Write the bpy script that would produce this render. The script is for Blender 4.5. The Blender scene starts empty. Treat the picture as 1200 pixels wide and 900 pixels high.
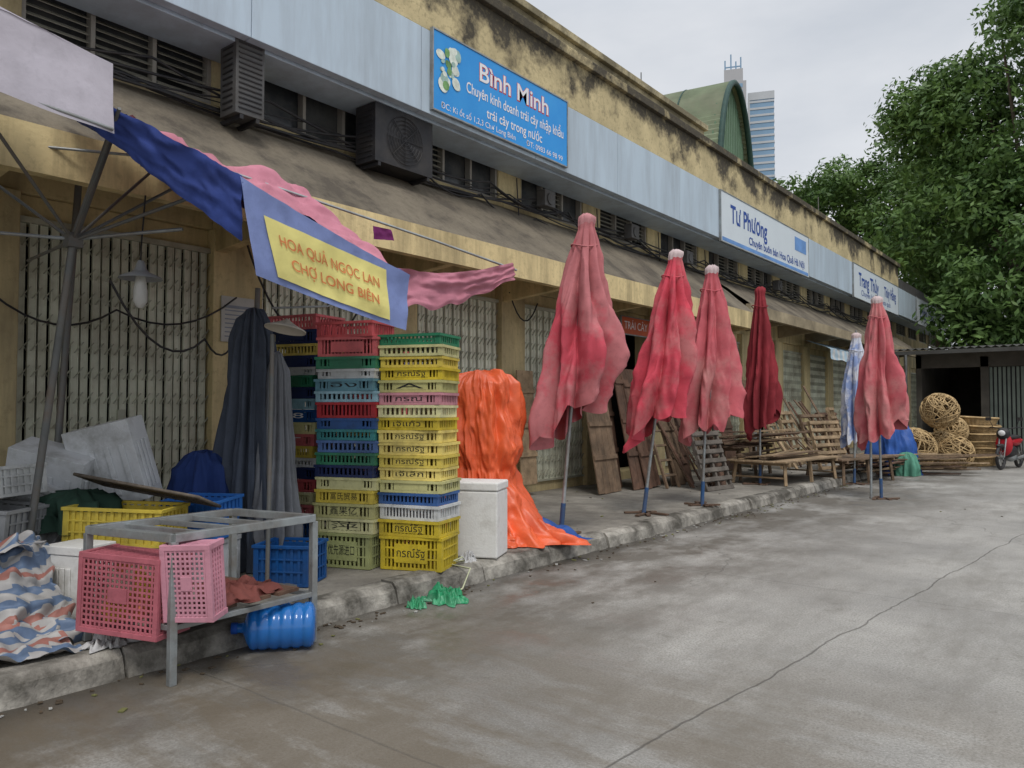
import bpy, math, random
import numpy as np
from mathutils import Vector, Matrix, noise
random.seed(7); np.random.seed(7)
V=Vector
def R(a,ax): return Matrix.Rotation(math.radians(a),4,ax)
def TR(x,y,z): return Matrix.Translation((x,y,z))

# ---------------- materials ----------------
class NT:
    def __init__(s,m): s.nt=m.node_tree; s.n=s.nt.nodes; s.l=s.nt.links
    def new(s,t,**k):
        n=s.n.new(t)
        for a,b in k.items(): setattr(n,a,b)
        return n
    def inp(s,sock,v):
        if isinstance(v,bpy.types.NodeSocket): s.l.new(v,sock)
        elif v is not None:
            if isinstance(v,(tuple,list)) and len(v)==3 and sock.type=='RGBA': v=(*v,1)
            sock.default_value=v
    def math(s,op,a,b=None,c=None,clamp=False):
        n=s.new('ShaderNodeMath',operation=op,use_clamp=clamp)
        s.inp(n.inputs[0],a)
        if b is not None: s.inp(n.inputs[1],b)
        if c is not None: s.inp(n.inputs[2],c)
        return n.outputs[0]
    def noise(s,vec,scale,detail=4,rough=.55):
        n=s.new('ShaderNodeTexNoise'); s.inp(n.inputs['Vector'],vec)
        n.inputs['Scale'].default_value=scale; n.inputs['Detail'].default_value=detail; n.inputs['Roughness'].default_value=rough
        return n.outputs[0]
    def mapr(s,v,a,b,c=0.,d=1.):
        n=s.new('ShaderNodeMapRange'); s.inp(n.inputs[0],v)
        for i,x in enumerate((a,b,c,d)): n.inputs[i+1].default_value=x
        return n.outputs[0]
    def mix(s,f,a,b,bt='MIX'):
        n=s.new('ShaderNodeMix',data_type='RGBA',blend_type=bt)
        s.inp(n.inputs[0],f); s.inp(n.inputs[6],a); s.inp(n.inputs[7],b)
        return n.outputs[2]
    def vscale(s,v,sc):
        n=s.new('ShaderNodeMapping'); s.inp(n.inputs[0],v); n.inputs['Scale'].default_value=sc
        return n.outputs[0]
def newmat(name):
    m=bpy.data.materials.new(name); m.use_nodes=True
    return m,NT(m),m.node_tree.nodes['Principled BSDF']
MC={}
def mat(name,col,rough=.7,var=.18,scale=2.5,dirt=None,damt=.5,dscale=1.2,bump=.15,bscale=30,metal=0,streak=False,trans=0,spec=.3,thr=(.42,.7),ztop=None,orand=0,fine=0):
    if name in MC: return MC[name]
    m,t,b=newmat(name)
    pos=t.new('ShaderNodeNewGeometry').outputs['Position']
    f=t.noise(pos,scale)
    lo=tuple(c*(1-var) for c in col); hi=tuple(min(1,c*(1+var)) for c in col)
    c=t.mix(t.mapr(f,.3,.7),lo,hi)
    if dirt:
        p2=t.vscale(pos,(1,1,.12) if streak else (1,1,1))
        d=t.noise(p2,dscale if not streak else dscale*2.5,7,.68)
        if ztop:
            sp=t.new('ShaderNodeSeparateXYZ'); t.inp(sp.inputs[0],pos)
            d=t.math('ADD',d,t.mapr(sp.outputs[2],ztop[0],ztop[1],ztop[2],ztop[3]))
        c=t.mix(t.mapr(d,thr[0],thr[1],0,damt),c,dirt)
    if fine: c=t.mix(t.mapr(t.noise(pos,14,5,.7),.52,.7,0,fine),c,tuple(x*.4 for x in col))
    if orand:
        oi=t.new('ShaderNodeObjectInfo').outputs['Random']
        hs=t.new('ShaderNodeHueSaturation'); t.inp(hs.inputs['Color'],c); t.inp(hs.inputs['Value'],t.mapr(oi,0,1,1-orand,1+orand)); t.inp(hs.inputs['Saturation'],t.mapr(oi,0,1,1.05,1-orand)); c=hs.outputs[0]
    t.inp(b.inputs['Base Color'],c)
    b.inputs['Roughness'].default_value=rough; b.inputs['Metallic'].default_value=metal
    b.inputs['Specular IOR Level'].default_value=spec
    if trans: b.inputs['Transmission Weight'].default_value=trans
    if bump:
        bn=t.new('ShaderNodeBump'); bn.inputs['Strength'].default_value=bump; bn.inputs['Distance'].default_value=.02
        t.inp(bn.inputs['Height'],t.noise(pos,bscale,5)); t.inp(b.inputs['Normal'],bn.outputs[0])
    MC[name]=m; return m
yellow=mat('wall_yellow_paint',(.64,.53,.29),.85,.12,2,(.22,.18,.12),.8,.9,.3,streak=True,fine=.38)
para=mat('parapet_weathered',(.54,.45,.26),.9,.2,2,(.05,.045,.038),.95,1.3,.4,thr=(.46,.6),ztop=(6.2,7.0,-.10,.13),fine=.6)
para2=mat('parapet_upper_paint',(.56,.48,.30),.9,.15,2,(.12,.105,.07),.85,1.0,.3,thr=(.48,.64),ztop=(7.1,7.7,-.06,.10),fine=.5)
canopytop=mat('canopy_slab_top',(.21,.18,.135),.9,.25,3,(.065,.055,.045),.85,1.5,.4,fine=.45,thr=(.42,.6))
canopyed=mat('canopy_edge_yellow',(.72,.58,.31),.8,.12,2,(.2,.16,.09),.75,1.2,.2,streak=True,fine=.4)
bandm=mat('sign_band_paint',(.49,.59,.68),.5,.05,1,(.27,.30,.33),.55,1.0,.03,streak=True)
gatem=mat('folding_gate_paint',(.74,.76,.63),.55,.12,3,(.27,.22,.14),.55,2.,.05,orand=.1)
gated=mat('folding_gate_lattice',(.46,.47,.38),.6,.2,3,(.16,.11,.06),.6,2.,.05)
dark=mat('painted_dark',(.02,.02,.02),.9,.2,2,bump=0)
glass=mat('window_glass',(.05,.055,.06),.15,.3,2,(.15,.14,.12),.5,2,0,spec=.5)
winf=mat('window_frame',(.36,.34,.30),.6,.2,3,(.15,.12,.09),.6,3,.05)
steel=mat('galvanised_steel',(.33,.36,.37),.45,.15,6,(.17,.12,.08),.6,4,.05,metal=.5,fine=.4)
dsteel=mat('dark_steel_pole',(.16,.17,.17),.5,.2,5,(.14,.08,.04),.6,5,.05,metal=.3)
blackp=mat('black_plastic',(.025,.025,.028),.5,.2,5,(.08,.07,.06),.5,3,.05)
greybox=mat('grey_box_metal',(.10,.10,.10),.6,.2,4,(.05,.04,.03),.6,3,.05)
wood=mat('old_wood',(.19,.13,.085),.85,.35,5,(.07,.055,.04),.75,3,.3,fine=.5)
wood2=mat('pale_wood',(.36,.26,.16),.85,.3,5,(.13,.10,.065),.7,3,.3,fine=.5)
wood3=mat('dark_red_wood',(.14,.08,.055),.85,.35,5,(.055,.04,.03),.7,3,.3,fine=.4)
bamboo=mat('bamboo_cane',(.48,.34,.17),.7,.3,8,(.15,.10,.05),.6,6,.1)
white=mat('styrofoam',(.74,.74,.72),.8,.05,4,(.35,.33,.29),.6,4,.15,60,thr=(.5,.7),fine=.1)
styro2=mat('dirty_styrofoam',(.60,.62,.64),.8,.1,4,(.24,.24,.22),.75,3,.15,60,thr=(.45,.65))
def cloth_m(n,c,**k):
    a=dict(rough=.9,var=.14,scale=3,bump=.2,bscale=14,dirt=tuple(x*.45 for x in c),damt=.55,dscale=1.6); a.update(k)
    return mat(n,c,**a)
fadeA=cloth_m('umbrella_cloth_faded',(.45,.155,.165),dirt=(.50,.06,.09),damt=.9,dscale=1.1,thr=(.5,.6),fine=.3)
fadeB=cloth_m('umbrella_cloth_red',(.54,.065,.095),dirt=(.46,.18,.18),damt=.85,dscale=1.3,thr=(.46,.62),fine=.3)
fadeC=cloth_m('umbrella_cloth_washed',(.49,.11,.13),dirt=(.50,.23,.22),damt=.85,dscale=1.1,thr=(.46,.62),fine=.3)
dredc=cloth_m('umbrella_cloth_dark_red',(.26,.03,.04),fine=.3)
pinkaw=cloth_m('pink_awning_cloth',(.52,.21,.27),dirt=(.34,.13,.17),damt=.7,fine=.25)
whitecl=cloth_m('grey_white_awning_cloth',(.50,.47,.53),dirt=(.38,.35,.39),fine=.15)
bluecl=cloth_m('blue_awning_cloth',(.04,.07,.27),dirt=(.03,.04,.13),fine=.2)
bluepale=cloth_m('pale_blue_cloth',(.22,.28,.53),dirt=(.14,.18,.38),fine=.2)
yelcl=cloth_m('yellow_banner_cloth',(.78,.71,.26),dirt=(.55,.47,.18),damt=.5)
orangec=cloth_m('orange_tarpaulin',(.78,.13,.04),rough=.42,dirt=(.46,.075,.03),spec=.5,fine=.25,damt=.7)
greycl=cloth_m('grey_folded_canvas',(.07,.085,.115),fine=.3)
bluetarp=cloth_m('blue_tarpaulin',(.03,.10,.36),rough=.5)
concside=mat('pavement_concrete',(.25,.235,.205),.9,.25,3,(.09,.08,.07),.85,.8,.4,fine=.5)
kerbm=mat('kerb_stone',(.36,.34,.30),.9,.25,5,(.06,.055,.045),.9,1.9,.6,thr=(.42,.6),fine=.5)
ink_w=mat('ink_white',(.8,.8,.82),.6,.02,bump=0); ink_b=mat('ink_blue',(.03,.08,.32),.6,.02,bump=0)
ink_r=mat('ink_red',(.62,.06,.06),.6,.02,bump=0); ink_k=mat('ink_black',(.02,.02,.02),.6,.02,bump=0)
ink_or=mat('ink_faded_orange',(.66,.22,.08),.7,.2,20,bump=0)
signblue=mat('sign_bright_blue',(.03,.30,.75),.4,.06,.6,bump=0,dirt=(.06,.38,.78),damt=.5)
signwhite=mat('sign_white_panel',(.68,.75,.80),.45,.03,1,(.5,.55,.6),.4,1,0)

# ---------------- mesh builder ----------------
class M:
    def __init__(s): s.v=[];s.f=[];s.m=[];s.sm=[];s.T=Matrix.Identity(4)
    def add(s,vs,fs,mi=0,sm=False):
        o=len(s.v); T=s.T
        s.v+= [tuple(T@V(p)) for p in vs]
        for f in fs: s.f.append(tuple(i+o for i in f)); s.m.append(mi); s.sm.append(sm)
    def box(s,a,b,mi=0):
        x0,y0,z0=a;x1,y1,z1=b
        s.add([(x0,y0,z0),(x1,y0,z0),(x1,y1,z0),(x0,y1,z0),(x0,y0,z1),(x1,y0,z1),(x1,y1,z1),(x0,y1,z1)],
          [(0,3,2,1),(4,5,6,7),(0,1,5,4),(1,2,6,5),(2,3,7,6),(3,0,4,7)],mi)
    def cbox(s,c,sz,mi=0,rot=None):
        old=s.T; s.T=old@TR(*c)@(rot or Matrix.Identity(4))
        s.box((-sz[0]/2,-sz[1]/2,-sz[2]/2),(sz[0]/2,sz[1]/2,sz[2]/2),mi); s.T=old
    def beam(s,p,q,w,h,mi=0):
        p=V(p);q=V(q);d=q-p; z=d.normalized()
        x=z.cross(V((0,0,1)))
        if x.length<.05: x=V((1,0,0))
        x.normalize(); y=z.cross(x)
        vs=[]
        for c in (p,q):
            for a,b in((-1,-1),(1,-1),(1,1),(-1,1)): vs.append(c+x*a*w/2+y*b*h/2)
        s.add(vs,[(0,1,2,3),(7,6,5,4),(0,4,5,1),(1,5,6,2),(2,6,7,3),(3,7,4,0)],mi)
    def tube(s,pts,r,n=8,mi=0,r1=None,cap=True,closed=False):
        pts=[V(p) for p in pts]; k=len(pts); vs=[];fs=[]
        up=V((0,0,1))
        for i,p in enumerate(pts):
            if closed: t=pts[(i+1)%k]-pts[i-1]
            else: t=pts[min(i+1,k-1)]-pts[max(i-1,0)]
            t.normalize(); x=t.cross(up)
            if x.length<.1: x=t.cross(V((0,1,0)))
            x.normalize(); y=t.cross(x)
            rr=r if r1 is None else r+(r1-r)*i/(k-1)
            for j in range(n):
                a=2*math.pi*j/n; vs.append(p+x*math.cos(a)*rr+y*math.sin(a)*rr)
        for i in range(k if closed else k-1):
            i2=(i+1)%k
            for j in range(n): fs.append((i*n+j,i*n+(j+1)%n,i2*n+(j+1)%n,i2*n+j))
        s.add(vs,fs,mi,True)
        if cap and not closed:
            s.add(vs[:n],[tuple(range(n))],mi); s.add(vs[-n:],[tuple(range(n))],mi)
    def lathe(s,prof,n=24,mi=0,fn=None,cap=False):
        vs=[];fs=[]
        for i,(z,r) in enumerate(prof):
            for j in range(n):
                a=2*math.pi*j/n; p=V((r*math.cos(a),r*math.sin(a),z))
                if fn: p=fn(p,a,i/(len(prof)-1))
                vs.append(p)
        for i in range(len(prof)-1):
            for j in range(n): fs.append((i*n+j,i*n+(j+1)%n,(i+1)*n+(j+1)%n,(i+1)*n+j))
        s.add(vs,fs,mi,True)
        if cap: s.add(vs[:n],[tuple(range(n))],mi); s.add(vs[-n:],[tuple(range(n))],mi)
    def cloth(s,c,nu=30,nv=16,sag=0,amp=.03,fr=3.,mi=0,seed=0,stripe=None,edge=0,crum=0):
        a,b,cc,d=[V(p) for p in c]
        vs=[];g=(b-a).cross(d-a).normalized()
        for j in range(nv+1):
            for i in range(nu+1):
                u=i/nu;v=j/nv
                p=a*(1-u)*(1-v)+b*u*(1-v)+cc*u*v+d*(1-u)*v
                w=noise.noise(V((u*fr*2.2+seed,v*fr*.7,seed)))+.5*noise.noise(V((u*fr*6+seed,v*fr*1.5,seed+5)))
                p=p+g*w*amp+V((0,0,-sag*4*u*(1-u)*(1-.3*v)))
                if crum:
                    q=V((u*4+seed,v*4,seed*2)); r1=.5-abs(noise.noise(q)); r2=.5-abs(noise.noise(q*2.3+V((7,3,1))))
                    p=p+g*crum*(r1*1.2+r2*.6-.5)+V((noise.noise(q+V((9,9,9))),noise.noise(q+V((19,9,9))),0))*crum*.8
                if edge and v>.5: p=p+V((0,0,edge*(v-.5)*2*noise.noise(V((u*5,seed,1)))))
                vs.append(p)
        W=nu+1; o=len(s.v); s.v+=[tuple(s.T@p) for p in vs]
        for j in range(nv):
            for i in range(nu):
                s.f.append((o+j*W+i,o+j*W+i+1,o+(j+1)*W+i+1,o+(j+1)*W+i)); s.m.append(mi if stripe is None else stripe(i/nu,j/nv)); s.sm.append(True)
    def obj(s,name,mats,parent=None,bevel=0):
        me=bpy.data.meshes.new(name); me.from_pydata(s.v,[],s.f)
        for m in mats: me.materials.append(m)
        me.polygons.foreach_set('material_index',s.m); me.polygons.foreach_set('use_smooth',s.sm); me.update()
        o=bpy.data.objects.new(name,me); bpy.context.collection.objects.link(o)
        if parent: setp(o,parent)
        if bevel:
            md=o.modifiers.new('bevel','BEVEL'); md.width=bevel; md.segments=2; md.limit_method='ANGLE'
        return o
def setp(o,p):
    o.parent=p; o.matrix_parent_inverse=Matrix.Translation(p.location).inverted()
def empty(name,loc=(0,0,0)):
    e=bpy.data.objects.new(name,None); e.location=loc; e.empty_display_size=.2
    bpy.context.collection.objects.link(e); return e
def text(body,loc,xd,yd,h,m,parent,w=None,name='lettering',align='CENTER',bold=0):
    cu=bpy.data.curves.new(name,'FONT'); cu.body=body; cu.size=h; cu.align_x=align; cu.align_y='CENTER'; cu.offset=bold
    cu.materials.append(m); o=bpy.data.objects.new(name,cu); bpy.context.collection.objects.link(o)
    x=V(xd).normalized(); y=V(yd); y=(y-x*y.dot(x)).normalized(); z=x.cross(y)
    sx=1
    if w:
        bpy.context.view_layer.update()
        dx=o.dimensions.x
        if dx>0: sx=w/dx
    mw=Matrix((x,y,z)).transposed().to_4x4(); mw.translation=V(loc)
    mw=mw@Matrix.Diagonal((sx,1,1,1))
    if parent: setp(o,parent)
    o.matrix_basis=mw
    return o

# ---------------- world / light / camera ----------------
sc=bpy.context.scene
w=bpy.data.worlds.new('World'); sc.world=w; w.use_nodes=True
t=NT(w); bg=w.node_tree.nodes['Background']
sky=t.new('ShaderNodeTexSky'); sky.sky_type='NISHITA'; sky.sun_disc=False
sky.sun_elevation=math.radians(58); sky.sun_rotation=math.radians(130); sky.air_density=1.2; sky.dust_density=3
hs=t.new('ShaderNodeHueSaturation'); hs.inputs['Saturation'].default_value=.35; t.inp(hs.inputs['Color'],sky.outputs[0])
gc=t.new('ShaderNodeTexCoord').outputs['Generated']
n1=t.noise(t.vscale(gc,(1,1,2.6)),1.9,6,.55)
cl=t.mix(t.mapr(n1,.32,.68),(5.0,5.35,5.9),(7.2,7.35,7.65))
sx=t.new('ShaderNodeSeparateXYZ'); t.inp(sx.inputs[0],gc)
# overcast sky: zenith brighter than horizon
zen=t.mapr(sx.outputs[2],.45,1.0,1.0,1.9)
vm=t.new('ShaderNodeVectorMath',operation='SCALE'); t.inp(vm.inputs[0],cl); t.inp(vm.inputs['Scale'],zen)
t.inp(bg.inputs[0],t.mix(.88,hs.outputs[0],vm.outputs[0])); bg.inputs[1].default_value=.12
sun=bpy.data.lights.new('sun','SUN'); sun.energy=1.5; sun.angle=math.radians(16); sun.color=(1,.95,.88)
so=bpy.data.objects.new('sun',sun); bpy.context.collection.objects.link(so)
sd=V((math.cos(math.radians(58))*math.sin(math.radians(130)),math.cos(math.radians(58))*math.cos(math.radians(130)),math.sin(math.radians(58))))
so.rotation_euler=sd.to_track_quat('Z','Y').to_euler()
cam=bpy.data.cameras.new('camera'); co=bpy.data.objects.new('camera',cam); bpy.context.collection.objects.link(co)
cam.lens=27; cam.sensor_width=36; cam.clip_end=2000; cam.clip_start=.05
co.location=(0,0,1.45); co.rotation_euler=(math.radians(91.9),0,math.radians(38.4)); sc.camera=co
sc.view_settings.view_transform='Standard'; sc.view_settings.look='None'; sc.view_settings.exposure=0

# ---------------- ground, road ----------------
g=M(); g.add([(-600,-600,-.012),(600,-600,-.012),(600,900,-.012),(-600,900,-.012)],[(0,1,2,3)])
g.obj('ground',[mat('ground_earth',(.16,.15,.12),.95,.3,.2)])
m,t,b=newmat('road_concrete')
pos=t.new('ShaderNodeNewGeometry').outputs['Position']
sp=t.new('ShaderNodeSeparateXYZ'); t.inp(sp.inputs[0],pos); X,Y=sp.outputs[0],sp.outputs[1]
c=t.mix(t.mapr(t.noise(pos,.5,7,.65),.36,.62),(.25,.243,.228),(.40,.388,.36))
c=t.mix(t.mapr(t.noise(pos,75,3),.42,.66,0,.6),c,(.15,.145,.13))
c=t.mix(t.mapr(t.noise(pos,130,2),.58,.7,0,.5),c,(.55,.54,.51))
c=t.mix(t.mapr(t.noise(t.vscale(pos,(1,.3,1)),1.6,8,.75),.48,.64,0,.65),c,(.18,.17,.15))
c=t.mix(t.mapr(t.noise(pos,4.5,7,.75),.58,.7,0,.55),c,(.13,.12,.10))
edge=t.mapr(X,-4.4,-1.5,1,0)
st=t.math('MULTIPLY',edge,t.mapr(t.noise(t.vscale(pos,(1,.55,1)),.9,7,.7),.40,.54),clamp=True)
st=t.math('MULTIPLY',st,1.5,clamp=True)
c=t.mix(t.math('MULTIPLY',st,.78),c,(.095,.083,.065))
brown=t.math('MULTIPLY',t.mapr(Y,5.0,2.4,0,1),t.mapr(t.noise(t.vscale(pos,(.6,1.6,1)),1.0,7,.7),.42,.54),clamp=True)
c=t.mix(t.math('MULTIPLY',brown,.72),c,(.125,.10,.068))
gut=t.mapr(t.math('ADD',X,t.math('MULTIPLY',t.noise(pos,2.0,5),.55)),-4.02,-3.66,1,0)
c=t.mix(t.math('MULTIPLY',gut,.85),c,(.04,.036,.03))
wob=t.math('MULTIPLY',t.math('SUBTRACT',t.noise(pos,1.3,6),.5),.16)
d=t.math('ABSOLUTE',t.math('ADD',t.math('SUBTRACT',X,t.math('MULTIPLY',Y,.093)),t.math('ADD',wob,1.92)))
j1=t.mapr(d,.002,.009,1,0)
wob2=t.math('MULTIPLY',t.math('SUBTRACT',t.noise(pos,1.0,4),.5),.1)
d2=t.math('ABSOLUTE',t.math('SUBTRACT',t.math('FLOORED_MODULO',t.math('ADD',t.math('ADD',Y,wob2),-.2),4.2),2.1))
j2=t.mapr(d2,.003,.009,.5,0)
vo=t.new('ShaderNodeTexVoronoi',feature='DISTANCE_TO_EDGE'); vo.inputs['Scale'].default_value=.3
nn=t.new('ShaderNodeTexNoise'); nn.inputs['Scale'].default_value=1.5; nn.inputs['Detail'].default_value=6; t.inp(nn.inputs[0],pos)
va=t.new('ShaderNodeVectorMath',operation='MULTIPLY_ADD'); t.inp(va.inputs[0],nn.outputs[1]); va.inputs[1].default_value=(.9,.9,.9); t.inp(va.inputs[2],pos)
t.inp(vo.inputs['Vector'],va.outputs[0])
j3=t.math('MULTIPLY',t.mapr(vo.outputs[0],.0012,.004,.5,0),t.mapr(t.noise(pos,.35),.5,.56))
jj=t.math('MAXIMUM',j1,t.math('MAXIMUM',j2,j3))
c=t.mix(t.math('MULTIPLY',jj,.65),c,(.07,.066,.058))
t.inp(b.inputs['Base Color'],c)
wet=t.math('MAXIMUM',gut,t.math('MULTIPLY',st,t.mapr(t.noise(pos,1.7,3),.48,.58)))
t.inp(b.inputs['Roughness'],t.mapr(wet,0,1,.85,.3)); b.inputs['Specular IOR Level'].default_value=.35
bn=t.new('ShaderNodeBump'); bn.inputs['Strength'].default_value=.5; bn.inputs['Distance'].default_value=.01
t.inp(bn.inputs['Height'],t.math('SUBTRACT',t.noise(pos,45,6,.7),t.math('MULTIPLY',jj,1.5))); t.inp(b.inputs['Normal'],bn.outputs[0])
g=M(); g.add([(-4.5,-30,0),(60,-30,0),(60,60,0),(-4.5,60,0)],[(0,1,2,3)]); g.obj('road',[m])
KX=-4.25
pv=empty('pavement',(KX,0,0))
g=M(); g.box((-8.5,-12,-.2),(KX-.2,46,.145)); g.obj('slab',[concside],pv)
g=M(); y=-10
while y<46:
    L=1.0; r=random.Random(int(y*10))
    x0=KX-.2; x1=KX+r.uniform(-.02,.02); z=.15+r.uniform(-.012,.008)
    ns=14; vs=[];fs=[]
    for i in range(ns+1):
        yy=y+.006+(L-.012)*i/ns; e=noise.noise(V((yy*5,0,0)))*.02+noise.noise(V((yy*17,0,4)))*.012; e2=noise.noise(V((yy*4,9,0)))*.012; en=.02*max(0,abs(i/ns-.5)-.44)/.06
        vs+=[(x0,yy,-.1),(x0,yy,z+e2),(x1-.07+e,yy,z+e2),(x1-.012+e-en,yy,z-.04+e2),(x1+.03+e,yy,-.1)]
    for i in range(ns):
        for k in range(4): a=i*5+k; fs.append((a,a+5,a+6,a+1))
    fs.append((0,1,2,3,4)); fs.append(tuple(ns*5+k for k in (4,3,2,1,0)))
    g.add(vs,fs); y+=L
g.obj('kerb_stones',[kerbm],pv)

# ---------------- market building ----------------
mb=empty('market_building',(-7.3,15,0))
P=2.33; Y0=4.22-P*5
WX=-7.3
wl=M()
YE=42.; YS=Y0
wl.box((-7.8,YS,.14),(WX-.02,YE,.3))
wl.box((-7.55,YS,3.3),(WX,YE,4.6)); wl.box((-7.55,YS,5.25),(WX,YE,6.9))
k=0; yy=YS; bays=[]
while yy<YE:
    wl.box((-7.6,yy,.14),(WX+.07,yy+.57,3.298)); wl.box((-7.55,yy,4.6),(WX,yy+.57,5.25))
    bays.append((yy+.57,yy+P)); yy+=P
wl.box((-7.62,YS,3.08),(WX-.06,YE,3.297))
wl.box((-16,YS,-.1),(-15.7,YE,6.5)); wl.box((-16,YE-.3,-.1),(-7.3,YE,6.9)); wl.box((-15.7,YS,6.45),(-7.55,YE-.3,6.6))
wl.obj('walls',[yellow],mb,bevel=.008)
it=M(); it.box((-8.6,YS,.16),(-8.5,YE,5.5)); it.obj('painted_room_shade',[dark],mb)  # near-black panel behind the gates; the rooms' shade is put into its colour
pa=M()
pa.box((-7.0,YS,6.14),(-6.62,32.3,6.9)); pa.box((-7.05,YS,6.902),(-6.54,32.3,7.04))
pa.obj('parapet',[para],mb,bevel=.01)
pa=M(); pa.box((-7.9,YS,7.042),(-7.1,15.8,7.60)); pa.box((-8.0,YS,7.602),(-7.02,15.85,7.72)); pa.box((-8.4,15.86,6.6),(-7.12,32.0,7.12)); pa.obj('upper_parapet',[para2],mb,bevel=.01)
pa=M(); pa.box((-7.0,32.3,6.14),(-6.62,YE,6.5)); pa.obj('grey_parapet',[greybox],mb)
sb=M(); yy=YS
while yy<YE:
    sb.box((-6.72,yy+.004,5.09),(-6.6,min(yy+P,YE)-.004,6.13)); yy+=P
sb.box((-7.3,YS,5.06),(-6.74,YE,5.13))
sb.obj('sign_band',[bandm],mb,bevel=.006)
def canopy(y0,y1,xe,ze,mats,th=.35):
    c=M()
    nseg=int((y1-y0)/.25); pts=[]
    for k in range(7):
        u=k/6
        for i in range(nseg+1):
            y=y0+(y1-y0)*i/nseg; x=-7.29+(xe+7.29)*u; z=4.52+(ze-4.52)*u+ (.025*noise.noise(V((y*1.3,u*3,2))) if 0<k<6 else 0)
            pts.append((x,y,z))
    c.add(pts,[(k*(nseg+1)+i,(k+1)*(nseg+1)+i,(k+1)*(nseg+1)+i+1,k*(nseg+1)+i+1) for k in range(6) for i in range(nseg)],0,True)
    c.add([(-7.29,y0,4.40),(-7.29,y1,4.40),(xe-.1,y1,ze-.1),(xe-.1,y0,ze-.1)],[(0,1,2,3)],1)
    c.box((xe-.1,y0,ze-th),(xe+.01,y1,ze+.0),1)
    yb=y0+.02
    while yb<y1-.15:
        c.add([(-7.29,yb,4.38),(xe-.1,yb,ze-.12),(xe-.1,yb,ze-th),(-7.29,yb,ze-th-.1),(-7.29,yb+.12,4.38),(xe-.1,yb+.12,ze-.12),(xe-.1,yb+.12,ze-th),(-7.29,yb+.12,ze-th-.1)],[(0,1,2,3),(7,6,5,4),(3,2,6,7),(0,4,5,1)],1)
        yb+=P
    c.obj('canopy',mats,mb)
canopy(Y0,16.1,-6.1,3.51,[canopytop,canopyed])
canopy(16.2,34.,-6.25,3.75,[canopytop,mat('canopy_grey_edge',(.36,.30,.20),.8,.2,2,(.12,.1,.07),.7,1.5,.2)],.25)
gm=M(); W=P-.57-.02; n=20; sp_=W/n
for i in range(n):
    yy=.01+i*sp_; xo=0 if i%2 else -.018
    gm.box((xo-.012,yy+.006,0),(xo+.012,yy+sp_*.8,2.78)); gm.box((xo+.012,yy+.006,0),(xo+.024,yy+.016,2.78)); gm.box((xo+.012,yy+sp_*.7,0),(xo+.02,yy+sp_*.8,2.78))
    for kz in range(12):
        z=.08+kz*.225
        gm.beam((.03,yy+.03,z),(.03,yy+sp_+.02,z+.1),.018,.006,1); gm.beam((-.034,yy+.03,z+.1),(-.034,yy+sp_+.02,z),.02,.006,1)
gm.box((-.05,0,-.0),(.05,W+.02,.03),1); gm.box((-.05,0,2.75),(.05,W+.02,2.8),1); gm.box((.03,W*.49,.9),(.06,W*.51+.03,1.15),1)
gme=None
for i,(a,bb) in enumerate(bays):
    if 11.5<a<12.5 or 18<a<19.3: continue
    if gme is None: o=gm.obj('folding_gate',[gatem,gated],mb); gme=o.data
    else: o=bpy.data.objects.new('folding_gate',gme); bpy.context.collection.objects.link(o); setp(o,mb)
    o.matrix_basis=TR(WX-.04,a,.3)
wn=M()
for a,bb in bays:
    wn.box((-7.46,a,4.6),(-7.44,bb,5.25),1)
    for q in np.linspace(a,bb-.04,4): wn.box((-7.43,q,4.602),(-7.33,q+.04,5.248),0)
    wn.box((-7.43,a,4.6),(-7.325,bb,4.64),0); wn.box((-7.43,a,5.2),(-7.325,bb,5.249),0)
    if random.random()<.75:
        for pane in range(3):
            if random.random()<.35: continue
            q0=a+(bb-a)/3*pane+.045; q1=a+(bb-a)/3*(pane+1)-.01
            for z in np.arange(4.68,5.18,.075): wn.cbox((-7.385,(q0+q1)/2,z),(.06,q1-q0,.008),2,R(40,'Y'))
wn.obj('windows',[winf,glass,mat('louvre_glass',(.30,.29,.24),.4,.2,4,bump=0)],mb)
cb=M()
def cable(pts,r=.012,sag=.12,seg=8):
    out=[]
    for a,b_ in zip(pts[:-1],pts[1:]):
        a=V(a);b_=V(b_)
        for i in range(seg):
            u=i/seg; out.append(a.lerp(b_,u)+V((0,0,-sag*4*u*(1-u))))
    out.append(V(pts[-1])); cb.tube(out,r,5)
for q in range(8):
    rr=random.Random(q); ys=[0]
    while ys[-1]<30: ys.append(ys[-1]+rr.uniform(1.2,3.6))
    pts=[(-7.2+rr.uniform(0,.12),y_,4.62+rr.uniform(-.16,.16)) for y_ in ys]
    cable(pts,rr.uniform(.006,.017),rr.uniform(.03,.2))
for y_ in (4.5,6.8,9.2,11.5,13.8,16.): cable([(-7.2,y_,5.0),(-7.18,y_+.05,4.2),(-7.2,y_+.03,3.35)],.01,.02)
cable([(-7.15,4.5,3.3),(-7.0,5.2,2.3),(-7.15,6.2,2.9)],.012,.3); cable([(-7.1,8.9,3.2),(-7.1,9.6,3.1)],.012,.35)
cable([(-7.1,2.2,2.4),(-7.1,3.2,2.35),(-7.1,4.4,2.6)],.01,.2)
cb.obj('cables',[blackp],mb)
cb=M(); cable([(-5.2,2.3,2.3),(-5.6,3.2,2.0),(-6.8,4.3,2.4)],.009,.25); cb.obj('lamp_cable',[blackp])
nt=M(); nt.box((-7.225,4.3,2.15),(-7.21,4.68,2.62),0); nt.box((-7.21,4.33,2.5),(-7.206,4.65,2.53),1)
for z in np.arange(2.2,2.48,.045): nt.box((-7.21,4.34,z),(-7.207,4.62,z+.012),1)
nt.obj('notice_sheet',[mat('paper_notice',(.5,.5,.47),.8,.1,5),mat('faded_print',(.25,.28,.33),.8)])

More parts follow.
